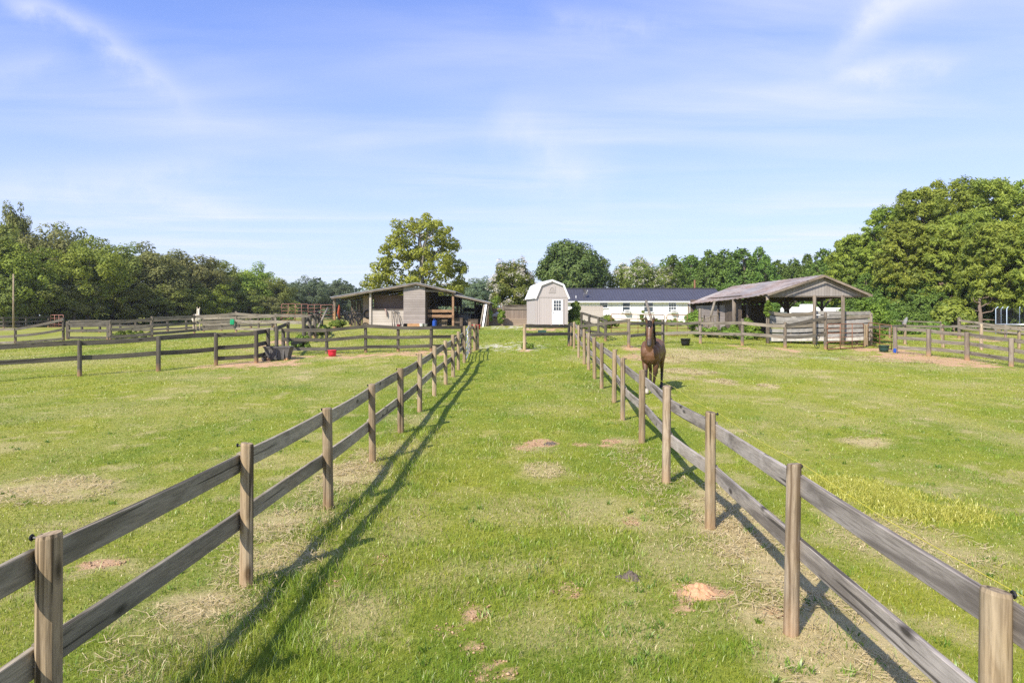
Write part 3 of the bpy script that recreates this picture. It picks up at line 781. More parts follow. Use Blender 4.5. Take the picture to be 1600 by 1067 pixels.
fence('board_fence', 'dark three rail fence in front of the stable barn', L2, [.95, .58, .2], -1, M_DARK_POST, M_DARK_RAIL, dia=.15, rail_h=.15, over=.04)
L3 = [pp(173, 533, 500), pp(237.5, 528, 494.5), pp(303.7, 521.5, 491.5), pp(369, 519, 486.5), pp(431, 520, 490), pp(490, 522, 492)]
fence('board_fence', 'old grey three rail fence rising past the white horse', L3, [.9, .56, .2], -1, M_OLD_POST, M_OLD_RAIL, dia=.16, rail_h=.2, bow=.04, over=.1)
L4 = [pp(-40, 540, 515), pp(24, 537, 512.5), pp(99, 532.5, 496)]
fence('board_fence', 'sagging dark fence ending at a tall post beside the wooden gate', L4, [.92, .5, .08], -1, M_DARK_POST, M_OLD_RAIL, dia=.17, rail_h=.17, bow=.06)
# wooden board gate
def board_gate():
    a, b = at(104, 532), at(171, 532.5); h = 1.35
    root = thing('board_gate', 'grey wooden board gate hung on the tall post in the left paddock', 'gate', a)
    for z in (.2, .68, 1.16):
        beam(root, 'rail', a + Vector((0, -.05, z)), b + Vector((0, -.05, z)), .035, .17, M_DARK_RAIL, nseed())
    for q in (a.lerp(b, .03), a.lerp(b, .98)):
        o = post_part(root, q, h, .2, M_DARK_POST, True, seed=nseed(), bury=-.08); o.name = 'stile'; o.scale = (1.2, .5, 1)
board_gate()
L5 = [pp(-40, 513, 496), pp(6, 512.8, 495.5), pp(41, 512, 495.5), pp(76, 511.5, 494)]
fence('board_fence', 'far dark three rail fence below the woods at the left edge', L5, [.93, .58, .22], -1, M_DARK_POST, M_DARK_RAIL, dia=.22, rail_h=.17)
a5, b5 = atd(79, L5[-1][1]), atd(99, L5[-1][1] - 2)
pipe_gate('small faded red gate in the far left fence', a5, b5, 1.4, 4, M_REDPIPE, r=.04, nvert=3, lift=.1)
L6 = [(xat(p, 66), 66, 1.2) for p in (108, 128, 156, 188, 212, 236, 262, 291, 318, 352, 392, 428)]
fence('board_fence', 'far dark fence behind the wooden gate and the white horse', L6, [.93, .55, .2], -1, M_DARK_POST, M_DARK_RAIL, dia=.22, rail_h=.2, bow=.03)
L7 = [(xat(p, 57), 57, 1.15) for p in (318, 346, 373, 404, 425)]
fence('board_fence', 'middle dark fence between the white horse and the red gate panels', L7, [.93, .5], -1, M_DARK_POST, M_OLD_RAIL, dia=.18, rail_h=.19, bow=.03)
# red pipe corral panels by the barn
for k, (p, q) in enumerate(((440, 461), (461.5, 481), (481.5, 501), (501.5, 520))):
    pipe_gate(['faded red pipe panel farthest from the barn, left of three others', 'faded red pipe panel second from the left beside the barn', 'faded red pipe panel third from the left beside the barn', 'faded red pipe panel touching the corner post of the stable barn'][k],
              atd(p, 55 + .2 * k), atd(q, 55.2 + .2 * k), 1.5, 6, M_REDPIPE, r=.022, nvert=2 if k != 3 else 1, lift=.55 - .05 * k, group='red pipe panels beside the barn')
# broken dark fence seen end-on left of the barn
L8 = [(xat(475, 37.5), 37.5, 1.45), (xat(484, 40), 40, 1.45), (xat(492, 42.5), 42.5, 1.5), (xat(497, 45), 45, 1.3), (xat(503, 48), 48, 1.1)]
fence('board_fence', 'dark zigzag fence seen end on left of the stable barn', L8, [.88, .5, .15], 1, M_DARK_POST, M_DARK_RAIL, dia=.2, rail_h=.2, bow=.1, jit=.12)
r8 = thing('fence_pole', 'loose grey pole leaning on the zigzag fence left of the barn', 'pole', atd(492, 44.5))
beam(r8, 'pole', atd(497, 44) + Vector((0, 0, .55)), atd(512, 46.5) + Vector((0, 0, 1.75)), .12, .12, M_OLD_RAIL, nseed(), round_=True)

# ------------------------------------------------------------------ stable barn (left)
BD = 56.0
def bx(p): return xat(p, BD)
def bz(y): return zat(y, BD)
def barn():
    g = gz(bx(652), BD) - .02
    base = bz(510.5)
    root = thing('stable_barn', 'low grey open fronted stable barn with a wide shallow roof', 'barn', (bx(652), BD, base))
    dp = 9.0
    def roof(x0, z0, x1, z1, y0, y1, name='roof'):
        mb = MB(); n = max(2, int((x1 - x0) / .25)); 
        ny_ = int((y1 - y0) / .19)
        vs = []; fs = []
        for j in range(ny_ * 2 + 1):
            y = y0 + (y1 - y0) * j / (ny_ * 2); hh = .022 if j % 2 else -.0
            for t in (0, 1):
                for lay in (0, -.035): vs.append((x0 + (x1 - x0) * t, y, z0 + (z1 - z0) * t + hh + lay))
        for j in range(ny_ * 2):
            b = j * 4
            fs += [(b, b + 2, b + 6, b + 4), (b + 1, b + 5, b + 7, b + 3), (b, b + 4, b + 5, b + 1), (b + 2, b + 3, b + 7, b + 6)]
        fs += [(0, 1, 3, 2), (ny_ * 8, ny_ * 8 + 2, ny_ * 8 + 3, ny_ * 8 + 1)]
        mb.add(vs, fs); mb.build(name, M_BARNROOF, root)
    xl, zl, xr, zr = bx(518), bz(464.5), bx(652), bz(442)
    roof(xl, zl, xr, zr, BD - .5, BD + dp); roof(xr + .002, zr, bx(713), bz(456), BD - .5, BD + dp)
    roof(bx(709), bz(459.5), bx(767), bz(472.5), BD - .35, BD + dp)
    def slab(name, p0, p1, w, h, m): return beam(root, name, p0, p1, w, h, m, nseed())
    # barge boards and purlins
    slab('barge_board', (xl + .1, BD - .46, zl - .1), (xr, BD - .46, zr - .1), .035, .13, M_BEAM)
    slab('barge_board', (xr, BD - .46, zr - .1), (bx(712.5), BD - .46, bz(456) - .1), .035, .13, M_BEAM)
    slab('barge_board', (bx(711), BD - .31, bz(460) - .09), (bx(766), BD - .31, bz(472.5) - .09), .035, .12, M_BEAM)
    for y in (BD + 2.5, BD + 5.5, BD + 8.6):
        slab('rafter', (xl + .2, y, zl - .14), (xr, y, zr - .14), .05, .16, M_DARKWOOD); slab('rafter', (xr, y, zr - .14), (bx(712), y, bz(456) - .14), .05, .16, M_DARKWOOD)
        slab('rafter', (bx(711), y, bz(460) - .13), (bx(765), y, bz(472.5) - .13), .05, .14, M_DARKWOOD)
    def post(p, ytop, y=BD, m=M_BEAM, w=.16, base_=None):
        zb = base - .2 if base_ is None else base_
        mb = MB(); mb.box((0, 0, 0), (w, w, bz(ytop) - zb), bev=.008); o = mb.build('post', m, root, world=False)
        o.location = Vector((bx(p), y, (bz(ytop) + zb) / 2)) - root.location
    post(522.5, 466, BD, M_OLD_POST, .2); post(579, 457.5, BD - .05, M_PALEBOARD, .17); post(708, 457, BD - .05, M_BEAM_TAN, .17); post(762, 473, BD, M_OLD_POST, .2)
    for p, t in ((525, 467), (565, 460), (665, 447), (708, 458), (762, 474)): post(p, t, BD + dp - .15, M_DARKWOOD, .16)
    for p, t in ((665, 447), (708, 458), (762, 474), (738, 468)): post(p, t, BD + 4.5, M_DARKWOOD, .16)
    # stall walls
    mb = MB(); mb.box(((bx(562) + bx(577)) / 2, BD + 1.25, (bz(461) + base) / 2), (bx(577) - bx(562), .05, bz(461) - base)); mb.build('plywood_wall', M_PLY, root)
    mb = MB(); mb.box(((bx(580.2) + bx(630.5)) / 2, BD + .02, (bz(484.3) + base) / 2), (bx(630.5) - bx(580.2), .06, bz(484.3) - base - .02)); mb.build('stall_front', M_PALEBOARD, root)
    slab('ledge', (bx(580.2), BD - .02, bz(484) + .02), (bx(630.5), BD - .02, bz(484) + .02), .14, .045, M_BEAM)
    mb = MB(); mb.box(((bx(580) + bx(632)) / 2, BD + 1.1, (bz(460.5) + base) / 2), (bx(632) - bx(580), .05, bz(460.5) - base)); mb.build('stall_back', M_BROWNBOARD, root)
    slab('beam', (bx(592), BD + .06, bz(453)), (bx(630.5), BD + .06, bz(452.3)), .06, .2, M_BEAM)
    mb = MB(); mb.box((bx(577.5), BD + .6, (bz(461) + base) / 2), (.06, 1.15, bz(461) - base)); mb.build('stall_side', M_PLY, root)
    # tack room block
    x0, x1 = bx(630.8), bx(664.5)
    za, zb, zc = bz(447.5), bz(443.8), bz(446.5)
    mb = MB(); bot = bz(505.5); mb.prism([(x0, bot), (x1, bot), (x1, zc), (bx(652), zb), (x0, za)], (0, BD - .12, 0), (1, 0, 0), (0, 0, 1), (0, 3.4, 0)); mb.build('tack_room', M_GREYBOARD, root)
    mb = MB(); mb.box(((x0 + x1) / 2 + .1, BD - .1, (bot + base) / 2 - .04), (x1 - x0 - .5, .5, bot - base + .05), bev=.02); mb.build('foundation', M_CLAYBLOCK, root)
    mb = MB()
    for p in (650, 655):
        c = Vector((bx(p), BD - .2, bz(448.3))); mb.lathe(c + Vector((0, 0, -.05)), [(.02, .1), (.07, .08), (.085, 0), (.0, -.01)], 12)
    mb.build('flood_light', M_WHITE, root)
    slab('barge_board', (bx(664.6), BD - .1, bz(448.5)), (bx(664.6) + .02, BD + 3.2, bz(448.5)), .05, .1, M_BEAM)
    # right bay
    slab('beam', (bx(664.7), BD, bz(454.3)), (bx(711), BD, bz(456.2)), .08, .17, M_BEAM)
    for y in (486, 494): slab('rail', (bx(667), BD + .6, bz(y)), (bx(707), BD + .6, bz(y)), .04, .24, M_BEAM_TAN)
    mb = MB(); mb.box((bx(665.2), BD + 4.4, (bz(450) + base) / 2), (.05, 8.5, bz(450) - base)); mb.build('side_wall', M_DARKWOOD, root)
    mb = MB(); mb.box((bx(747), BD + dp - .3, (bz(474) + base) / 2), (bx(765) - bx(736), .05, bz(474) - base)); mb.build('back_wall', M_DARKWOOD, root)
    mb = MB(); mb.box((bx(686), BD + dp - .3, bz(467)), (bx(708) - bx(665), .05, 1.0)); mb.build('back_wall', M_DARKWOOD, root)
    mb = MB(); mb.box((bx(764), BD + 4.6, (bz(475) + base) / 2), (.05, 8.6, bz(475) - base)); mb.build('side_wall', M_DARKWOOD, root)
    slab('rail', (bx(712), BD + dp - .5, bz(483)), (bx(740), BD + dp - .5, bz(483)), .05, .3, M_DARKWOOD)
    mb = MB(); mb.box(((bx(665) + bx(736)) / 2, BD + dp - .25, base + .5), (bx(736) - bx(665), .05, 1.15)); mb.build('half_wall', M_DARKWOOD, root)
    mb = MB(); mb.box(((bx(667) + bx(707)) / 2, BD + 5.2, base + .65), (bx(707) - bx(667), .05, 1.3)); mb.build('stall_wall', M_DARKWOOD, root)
    # lean-to on the left: open slats at the back
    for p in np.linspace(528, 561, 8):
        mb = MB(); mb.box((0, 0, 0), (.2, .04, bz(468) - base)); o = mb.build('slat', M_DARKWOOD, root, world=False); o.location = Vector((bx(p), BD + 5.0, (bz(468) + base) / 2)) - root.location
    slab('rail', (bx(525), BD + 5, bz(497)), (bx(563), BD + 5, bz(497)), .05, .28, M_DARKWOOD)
    return root, base
barn_root, BB = barn()
def crate(px, d, w, h, label, m):
    p = Vector((xat(px, d), d, BB - .03)); r = thing('storage_crate', label, 'crate', p, 0, 'storage crates in the barn lean-to')
    mb = MB(); mb.box(p + Vector((0, 0, h / 2)), (w, .6, h - .01), bev=.015); mb.build('box', m, r)
    mb = MB(); mb.box(p + Vector((0, 0, h + .02)), (w + .06, .66, .05), bev=.01); mb.build('lid', m, r)
    for k in (-1, 1):
        mb = MB(); mb.box(p + Vector((k * w * .36, -.312, h / 2)), (.07, .025, h - .06)); mb.build('batten', M_DARKWOOD, r)
crate(716, BD + 1.6, .8, .7, 'dark crate just right of the brown barn post', M_DARKWOOD)
crate(727, BD + 2.2, 1.0, 1.0, 'tallest dark crate in the middle of the barn lean-to', M_GREYPLASTIC)
crate(739, BD + 1.7, .9, .6, 'low dark crate behind the red tub in the lean-to', M_DARKWOOD)
crate(691, BD + 1.9, .9, .55, 'low pale topped crate behind the rails of the right barn bay', M_BEAM)
# tack on the open side of the barn
def tack(px, py, k, label, d=BD + .2):
    c = Vector((bx(px), d, bz(py)))
    root = thing('harness', label, 'harness', c, 0, 'black harness hung in the open bay of the barn')
    rr = random.Random(nseed())
    mb = MB(); mb.ring(c, .3 * k, .05 * k, 'Y', 16, 6); mb.build('collar', M_BLACK, root, smooth=True)
    for j in range(3):
        mb = MB(); a = c + Vector((rr.uniform(-.3, .3), -.05, .1)); pts = [a + Vector((.12 * math.sin(q * 1.3 + j), -.02 * j, -.16 * q)) for q in range(6)]
        mb.tube(pts, .035, 6); mb.build('strap', M_BLACK, root, smooth=True)
def crossbar(): 
    root = thing('hitching_rail', 'low dark rail the harness hangs on in the open barn bay', 'rail', (bx(545), BD + .35, BB))
    beam(root, 'rail', (bx(528), BD + .35, bz(493)), (bx(562), BD + .35, bz(492)), .07, .1, M_DARKWOOD, nseed())
    for p in (529, 546, 561):
        o = post_part(root, (bx(p), BD + .35, BB), bz(491) - BB, .12, M_OLD_POST, seed=nseed())
crossbar()
for (px, py, k, lb) in ((535, 493, .9, 'leftmost black harness hung in the open barn bay'), (543, 494, 1.1, 'black harness hung second from the left in the open barn bay'),
                        (553, 491, 1.0, 'black harness hung third from the left in the open barn bay'), (559.5, 495, 1.05, 'black harness lowest in the open barn bay next to the plywood')):
    tack(px, py, k, lb)
def coil(px, py, label):
    c = Vector((bx(px), BD + 1.16, bz(py)))
    o = MB(); o.ring(c, .32, .045, 'Y', 18, 6); o.ring(c + Vector((0, -.06, .03)), .27, .04, 'Y', 18, 6)
    tag(o.build('hose_coil', M_BLACK, None, smooth=True), label, 'hose')
coil(570, 491, 'black coil of hose hung on the plywood wall of the barn')
o = MB(); o.tube([(bx(573), BD + 1.2, bz(470)), (bx(573.4), BD + 1.17, bz(474)), (bx(572.4), BD + 1.2, bz(477.5))], [.05, .07, .03], 6)
tag(o.build('bridle', M_BLACK), 'short black bridle hanging high on the plywood barn wall', 'bridle')
def red_coat():
    c = Vector((bx(530), BD - .05, bz(487)))
    vs = MB(); vs.tube([c + Vector((0, 0, .55)), c + Vector((.02, -.05, .3)), c + Vector((-.03, -.06, -.1)), c + Vector((.03, 0, -.55))], [.06, .17, .2, .12], 10, sq=.5)
    tag(vs.build('horse_blanket', plain('rust_red_cloth', (.34, .07, .03), .9, var=.3), None, smooth=True), 'rust red blanket hung at the corner post of the barn', 'blanket')
red_coat()
def tool(name, label, cat, p0, p1, headkind):
    p0, p1 = Vector(p0), Vector(p1); root = thing(name, label, cat, p0)
    mb = MB(); mb.tube([p0, p1], .025, 7); mb.build('handle', M_DARKWOOD, root, smooth=True)
    mb = MB()
    if headkind == 'shovel': mb.tube([p0 + Vector((0, -.02, .32)), p0 + Vector((0, -.03, .2)), p0 + Vector((0, -.03, .03)), p0 + Vector((0, -.03, -.02))], [.03, .11, .1, .02], 8, sq=.25)
    elif headkind == 'rake':
        mb.box(p1 + Vector((0, -.02, 0)), (.34, .03, .04))
        for k in range(7): mb.tube([p1 + Vector((-.16 + .053 * k, -.02, 0)), p1 + Vector((-.16 + .053 * k, -.05, -.12))], .01, 5)
    else: mb.tube([p1 + Vector((-.14, -.02, -.04)), p1 + Vector((-.1, -.02, .06)), p1 + Vector((.06, -.02, .08)), p1 + Vector((.14, -.02, -.06))], .02, 6)
    mb.build('head', M_BLACK, root)
fy = BD - .1
tool('hoe', 'long handled hoe with a hooked head leaning on the pale stall front', 'hoe', (bx(617.5), fy - .25, BB), (bx(616.3), fy, bz(487.5)), 'hook')
tool('shovel', 'shovel leaning leftmost of the tools on the pale stall front', 'shovel', (bx(614.5), fy - .25, BB), (bx(612.3), fy, bz(486)), 'shovel')
tool('rake', 'rake leaning head up on the pale stall front', 'rake', (bx(623.5), fy - .25, BB), (bx(620.3), fy, bz(486.5)), 'rake')
tool('spade', 'spade leaning rightmost of the tools beside the tack room', 'spade', (bx(628), fy - .25, BB), (bx(624.5), fy, bz(492)), 'shovel')
o = MB(); c = Vector((bx(603.5), BD - .08, bz(484)))
o.tube([c + Vector((-.08, 0, .05)), c + Vector((0, -.04, -.05)), c + Vector((.05, -.05, -.3)), c + Vector((.09, -.04, -.6))], [.1, .14, .15, .05], 9, sq=.35)
tag(o.build('saddle_cloth', plain('dusty_pink_cloth', (.36, .25, .22), .95, var=.2), smooth=True), 'dusty pink cloth draped over the stall front ledge', 'cloth')

def bucket(name, label, cat, p, r, h, m, handle=True, flare=1.15, group=None, rim=None, fill=None):
    p = Vector(p); root = thing(name, label, cat, p, 0, group)
    mb = MB(); t = .06 * r + .004
    mb.lathe(p, [(0, .01), (r * .96, 0), (r * (1 + (flare - 1) * .5), h * .5), (r * flare, h - .02), (r * flare * 1.07, h - .015), (r * flare * 1.07, h + .01), (r * flare - t, h + .008), (r * (1 + (flare - 1) * .5) - t, h * .5), (r * .93, .03), (0, .03)], 22)
    mb.build('body', m, root, smooth=True)
    if handle:
        mb = MB(); mb.tube([p + Vector((r * flare * 1.05 * math.cos(a), .02 - r * .9 * math.sin(a), h - .02 - .25 * r * math.sin(a))) for a in np.linspace(0, math.pi, 9)], .008 + r * .02, 6); mb.build('handle', rim or M_BLACK, root, smooth=True)
    if fill:
        mb = MB(); mb.lathe(p, [(r * 1.0, h * .8), (0, h * .82)], 22); mb.build('contents', fill, root)
    return root
bucket('bucket', 'red bucket on the grass in front of the dark three rail fence', 'bucket', at(519, 556.5), .16, .26, M_REDPLASTIC)
bucket('tub', 'large black rubber tub on the grass right of the brown horse', 'tub', at(1071, 540), .2, .36, M_BLACK, False, 1.25)
bucket('tub', 'dark green tub beside the rusty gate at the right', 'tub', at(1381, 550), .2, .32, M_TEAL, False, 1.2)
bucket('bucket', 'small white bucket beside the tack room of the barn', 'bucket', (bx(659.5), BD - .4, BB), .14, .26, M_WHITE)
bucket('bucket', 'pale bucket with a dark rim beside the white one', 'bucket', (bx(666), BD - .35, BB), .12, .22, M_TIN, rim=M_BLACK)
bucket('tub', 'red tub on the grass in front of the barn lean-to', 'tub', atd(743.5, 50), .3, .32, M_REDPLASTIC, False, 1.2)
bucket('bucket', 'dark red bucket under the tools at the stall front', 'bucket', (bx(624.5), BD - .55, BB), .13, .2, plain('dark_red_plastic', (.25, .03, .04), .5))
def jug(name, label, p, s, m, cat='feeder', rz=0):
    p = Vector(p); mb = MB(); mb.box((0, 0, .3 * s), (.5 * s, .34 * s, .6 * s), bev=.08 * s); mb.tube([(.1 * s, 0, .58 * s), (.1 * s, 0, .7 * s)], .07 * s, 10)
    root = thing(name, label, cat, p, rz)
    mb.build('body', m, root, world=False)
    h = MB(); h.tube([(-.2 * s, 0, .58 * s), (-.2 * s, 0, .7 * s), (0, 0, .72 * s), (.06 * s, 0, .6 * s)], .03 * s, 7); h.build('handle', m, root, world=False, smooth=True)
jug('feed_bucket', 'green bucket hung on the old grey fence right of the white horse', Vector((L3[3][0] - .15, L3[3][1] - .35, zat(507.5, L3[3][1]))), .62, M_GREENPLASTIC, 'bucket', .3)
jug('water_jug', 'blue jug at the foot of the first post of the right three rail fence', at(1397, 551.5) + Vector((-.05, -.2, 0)), .42, M_BLUE, 'jug', .6)
jug('chair_pad', 'bright blue plastic barrel standing in the right bay of the barn', (bx(678.5), BD + .3, BB), .85, M_BLUE, 'barrel', 1.2)
bpy.data.objects['chair_pad'].name = 'barrel'
def trough():
    c = at(436, 562); W, D, H = 1.05, .6, .56
    root = thing('water_trough', 'big grey plastic water trough by the left pasture fence', 'trough', c)
    k = .78; mb = MB()
    def rect(w, d, z): return [(c.x - w / 2, c.y - d / 2, c.z + z), (c.x + w / 2, c.y - d / 2, c.z + z), (c.x + w / 2, c.y + d / 2, c.z + z), (c.x - w / 2, c.y + d / 2, c.z + z)]
    L = [rect(W * k, D * k, .02), rect(W, D, H - .06), rect(W * 1.05, D * 1.08, H - .06), rect(W * 1.05, D * 1.08, H), rect(W * .95, D * .93, H), rect(W * .75, D * .72, .08)]
    vs = sum(L, []); fs = [(3, 2, 1, 0)] + [(i * 4 + j, i * 4 + (j + 1) % 4, (i + 1) * 4 + (j + 1) % 4, (i + 1) * 4 + j) for i in range(5) for j in range(4)] + [(20, 21, 22, 23)]
    mb.add(vs, fs); mb.build('basin', M_GREYPLASTIC, root)
    mb = MB()
    for x in (-.36, .36): mb.box(c + Vector((x, -.16, .0)), (.14, .18, .16), bev=.01)
    mb.build('foot', M_CLAYBLOCK, root)
    mb = MB()
    for x in (-.28, 0, .28): mb.box(c + Vector((x, -D * .47, .3)), (.05, .05, .42), rot=(-.14, 0, 0))
    mb.build('rib', M_GREYPLASTIC, root)
trough()
bucket('bucket', 'small grey bucket left of the water trough under the fence', 'bucket', at(414, 563.5), .13, .2, M_GREYPLASTIC)
# dark plank leaning across the trough
o = thing('plank', 'dark plank propped behind the water trough', 'plank', at(470, 556)); beam(o, 'plank', at(452, 553) + Vector((0, .3, .45)), at(480, 547) + Vector((0, .3, .5)), .04, .16, M_DARK_RAIL, nseed())

def leaning_boards():
    for k, (p0, p1, t, w, m, lb) in enumerate(((751, 756.5, 476, .12, M_OLD_RAIL, 'pale leaning board nearest the dark lean-to'), (754.5, 759.5, 474.5, .2, M_STEEL, 'widest pale sheet leaning on the barn end post'), (758.5, 762, 480, .16, M_OLD_RAIL, 'grey board leaning closest to the barn end post'))):
        a = Vector((bx(p0), BD - .9 + .12 * k, BB - .02)); b = Vector((bx(p1), BD - .2 + .05 * k, bz(t)))
        r = thing('board', lb, 'board', a, 0, 'boards leaning on the barn end post'); beam(r, 'plank', a, b, w, .03, m, nseed())
leaning_boards()

# ------------------------------------------------------------------ retaining wall, picket panel, rocks
def yard_wall():
    d = 57.5
    r = thing('retaining_wall', 'low brown block retaining wall left of the grey shed', 'wall', atd(795, d))
    zt, zb_ = zat(497.5, d), gz(xat(795, d), d) - .1
    mb = MB(); mb.box(((xat(764, d) + xat(826, d)) / 2, d, (zt + zb_) / 2), (xat(826, d) - xat(764, d), .3, zt - zb_), bev=.02); mb.build('block_course', M_BLOCK, r)
    mb = MB(); mb.box(((xat(764, d) + xat(826, d)) / 2, d + 1.6, zt - .12), (xat(826, d) - xat(764, d), 2.9, .14), bev=.02); mb.build('soil_bed', M_CLAYBLOCK, r)
    d2 = 59
    f = thing('picket_panel', 'weathered picket panel with a broad top board left of the shed', 'fence', (xat(805, d2), d2, zt))
    mb = MB(); mb.box(((xat(788, d2) + xat(826, d2)) / 2, d2, (zat(484, d2) + zt) / 2 - .05), (xat(826, d2) - xat(788, d2), .04, zat(484, d2) - zt + .1)); mb.build('pickets', M_PICKET, f)
    beam(f, 'rail', (xat(787, d2), d2 - .05, zat(480.5, d2)), (xat(826, d2), d2 - .05, zat(480.5, d2)), .05, .38, M_OLD_RAIL, nseed())
    beam(f, 'rail', (xat(787, d2), d2 - .02, zat(477, d2)), (xat(826, d2), d2 - .02, zat(477, d2)), .2, .04, M_BEAM, nseed())
    o = post_part(f, (xat(786, d2), d2, zt - .05), zat(477.5, d2) - zt, .2, M_OLD_POST, True, seed=nseed())
    d3 = 64
    f = thing('garden_fence', 'reddish board fence panel behind the barn end post', 'fence', (xat(775, d3), d3, gz(xat(775, d3), d3)))
    for k in range(6): beam(f, 'board', (xat(764, d3), d3, zat(499 - 3.2 * k, d3)), (xat(783, d3), d3, zat(499 - 3.2 * k, d3)), .04, .18, M_BROWNBOARD, nseed())
    for q in (765, 782): post_part(f, (xat(q, d3), d3 + .06, gz(xat(q, d3), d3)), 1.9, .12, M_OLD_POST, True, seed=nseed())
    rr = random.Random(4)
    words = ['round pale rock leftmost on the retaining wall', 'largest pale rock on the retaining wall', 'flat pale rock topmost of the pile on the wall', 'small pale rock rightmost on the retaining wall']
    for k, (p, y, s) in enumerate(((769.5, 495, .2), (774, 493.5, .27), (777, 490.5, .2), (780.5, 495, .17))):
        bm = bmesh.new(); bmesh.ops.create_icosphere(bm, subdivisions=3, radius=1)
        for v in bm.verts: v.co *= 1 + .25 * math.sin(v.co.x * 3 + k) * math.cos(v.co.y * 4 - k) + rr.uniform(-.05, .05); v.co.z *= .7
        m_ = bpy.data.meshes.new('rock'); bm.to_mesh(m_); bm.free()
        o = link('rock', m_, M_STONE, None, (xat(p, d + .5), d + .5, zat(y, d + .5))); o.scale = (s, s, s); tag(o, words[k], 'rock', 'pale rocks on the retaining wall')
yard_wall()

# ------------------------------------------------------------------ shed
def shed():
    d = 52.0; W, D = 2.5, 3.7
    zb = zat(507, d); cx = xat(862.5, d)
    root = thing('garden_shed', 'taupe gambrel roofed shed with a white door', 'shed', (cx, d + .1, zb), math.radians(9.5))
    hw = W / 2; He, Hk, Hp = 2.06, 3.0, 3.32; kw = .86
    prof = [(-hw, 0), (hw, 0), (hw, He), (kw, Hk), (0, Hp), (-kw, Hk), (-hw, He)]
    def B(name, mb, m, par=None, smooth=False): return mb.build(name, m, par or root, world=False, smooth=smooth)
    mb = MB(); mb.prism(prof, (0, 0, 0), (1, 0, 0), (0, 0, 1), (0, D, 0)); B('wall', mb, M_TAUPE)
    o_ = .1
    pts = [(-hw - o_, He - .1), (-kw - .03, Hk + .03), (0, Hp + .05), (kw + .03, Hk + .03), (hw + o_, He - .1)]
    for i in range(4):
        (a, za), (b, zb_) = pts[i], pts[i + 1]
        mb = MB(); n = Vector((-(zb_ - za), 0, b - a)).normalized() * .04
        P = [Vector((a, -.12, za)), Vector((b, -.12, zb_)), Vector((b, D + .12, zb_)), Vector((a, D + .12, za))]
        mb.add(P + [p + n for p in P], [(3, 2, 1, 0), (4, 5, 6, 7), (0, 1, 5, 4), (1, 2, 6, 5), (2, 3, 7, 6), (3, 0, 4, 7)])
        for k in range(9):
            y = -.1 + (D + .2) * k / 8; q = [Vector((a, y - .015, za)) + n, Vector((b, y - .015, zb_)) + n, Vector((b, y + .015, zb_)) + n, Vector((a, y + .015, za)) + n]
            mb.add(q + [p + n * .5 for p in q], [(4, 5, 6, 7), (0, 1, 5, 4), (2, 3, 7, 6), (1, 2, 6, 5), (3, 0, 4, 7)])
        B('roof', mb, M_ROOFWHITE)
        mb = MB(); t = Vector((b - a, 0, zb_ - za)).normalized(); dn = Vector((t.z, 0, -t.x)) * .09
        A, Bq = Vector((a, -.125, za)), Vector((b, -.125, zb_)); q = [A, Bq, Bq + dn, A + dn]
        mb.add(q + [p + Vector((0, -.02, 0)) for p in q], [(0, 1, 2, 3), (7, 6, 5, 4), (0, 4, 5, 1), (1, 5, 6, 2), (2, 6, 7, 3), (3, 7, 4, 0)]); B('fascia', mb, M_WHITE)
    mb = MB()
    for x in (-hw + .06, hw - .06): mb.box((x, -.012, He / 2), (.12, .022, He))
    mb.box((0, -.012, He + .05), (W - .02, .022, .11)); mb.box((-hw + .28, -.01, He / 2), (.03, .018, He))
    mb.box((-hw - .012, .06, He / 2 - .05), (.022, .12, He - .1)); mb.box((-hw - .012, D / 2, He - .16), (.022, D, .1))
    B('trim', mb, M_TAUPE_TRIM)
    # arched vent board
    mb = MB(); mb.box((0, -.014, 2.66), (.56, .026, .52), bev=.004); vb = B('vent', mb, M_TAUPE_TRIM)
    mb = MB(); mb.tube([(.18 * math.cos(t), -.036, 2.55 + .26 * math.sin(t)) for t in np.linspace(0, math.pi, 13)], .02, 6); mb.box((0, -.036, 2.54), (.42, .02, .03))
    for k in range(-1, 2): mb.box((k * .1, -.034, 2.63), (.018, .016, .18))
    B('arch_trim', mb, M_TAUPE_TRIM, vb)
    # door: opening side right of centre
    x0 = .42; dw, dh = .86, 1.9
    dr_ = thing('door', None, None, (0, 0, 0)); dr_.parent = root
    mb = MB(); w_, h_ = dw - .1, .74; zg = dh - .08 - h_ / 2
    mb.box((x0, -.02, (dh - .08 - h_) / 2 - .02), (dw, .05, dh - .08 - h_ - .04), bev=.008)
    mb.box((x0, -.02, dh - .045), (dw, .05, .08), bev=.004)
    for s in (-1, 1): mb.box((x0 + s * (dw / 2 - .075), -.02, zg), (.15, .05, h_), bev=.004)
    B('door_panel', mb, M_WHITE, dr_)
    mb = MB(); mb.box((x0, -.012, zg), (dw - .3, .012, h_)); B('pane', mb, M_GLASS, dr_)
    mb = MB()
    for k in (1, 2):
        mb.box((x0 - (dw - .3) / 2 + (dw - .3) * k / 3, -.03, zg), (.03, .02, h_ - .004)); mb.box((x0, -.032, zg - h_ / 2 + h_ * k / 3), (dw - .304, .02, .03))
    B('muntin', mb, M_WHITE, dr_)
    mb = MB(); mb.lathe((x0 - dw / 2 + .08, -.09, .95), [(0, -.03), (.03, -.02), (.035, .01), (.0, .03)], 10); B('handle', mb, M_STEEL, dr_)
    mb = MB()
    for s in (-1, 1): mb.box((x0 + s * (dw / 2 + .045), -.014, dh / 2), (.07, .05, dh + .1))
    mb.box((x0, -.0141, dh + .02), (dw + .02, .052, .05))
    B('door_frame', mb, M_TAUPE_TRIM)
    mb = MB()
    for x in (-1, -.1, 1): mb.box((x, .4, -.13), (.4, .6, .24), bev=.01)
    mb.box((0, 2.9, -.13), (2.3, .6, .24))
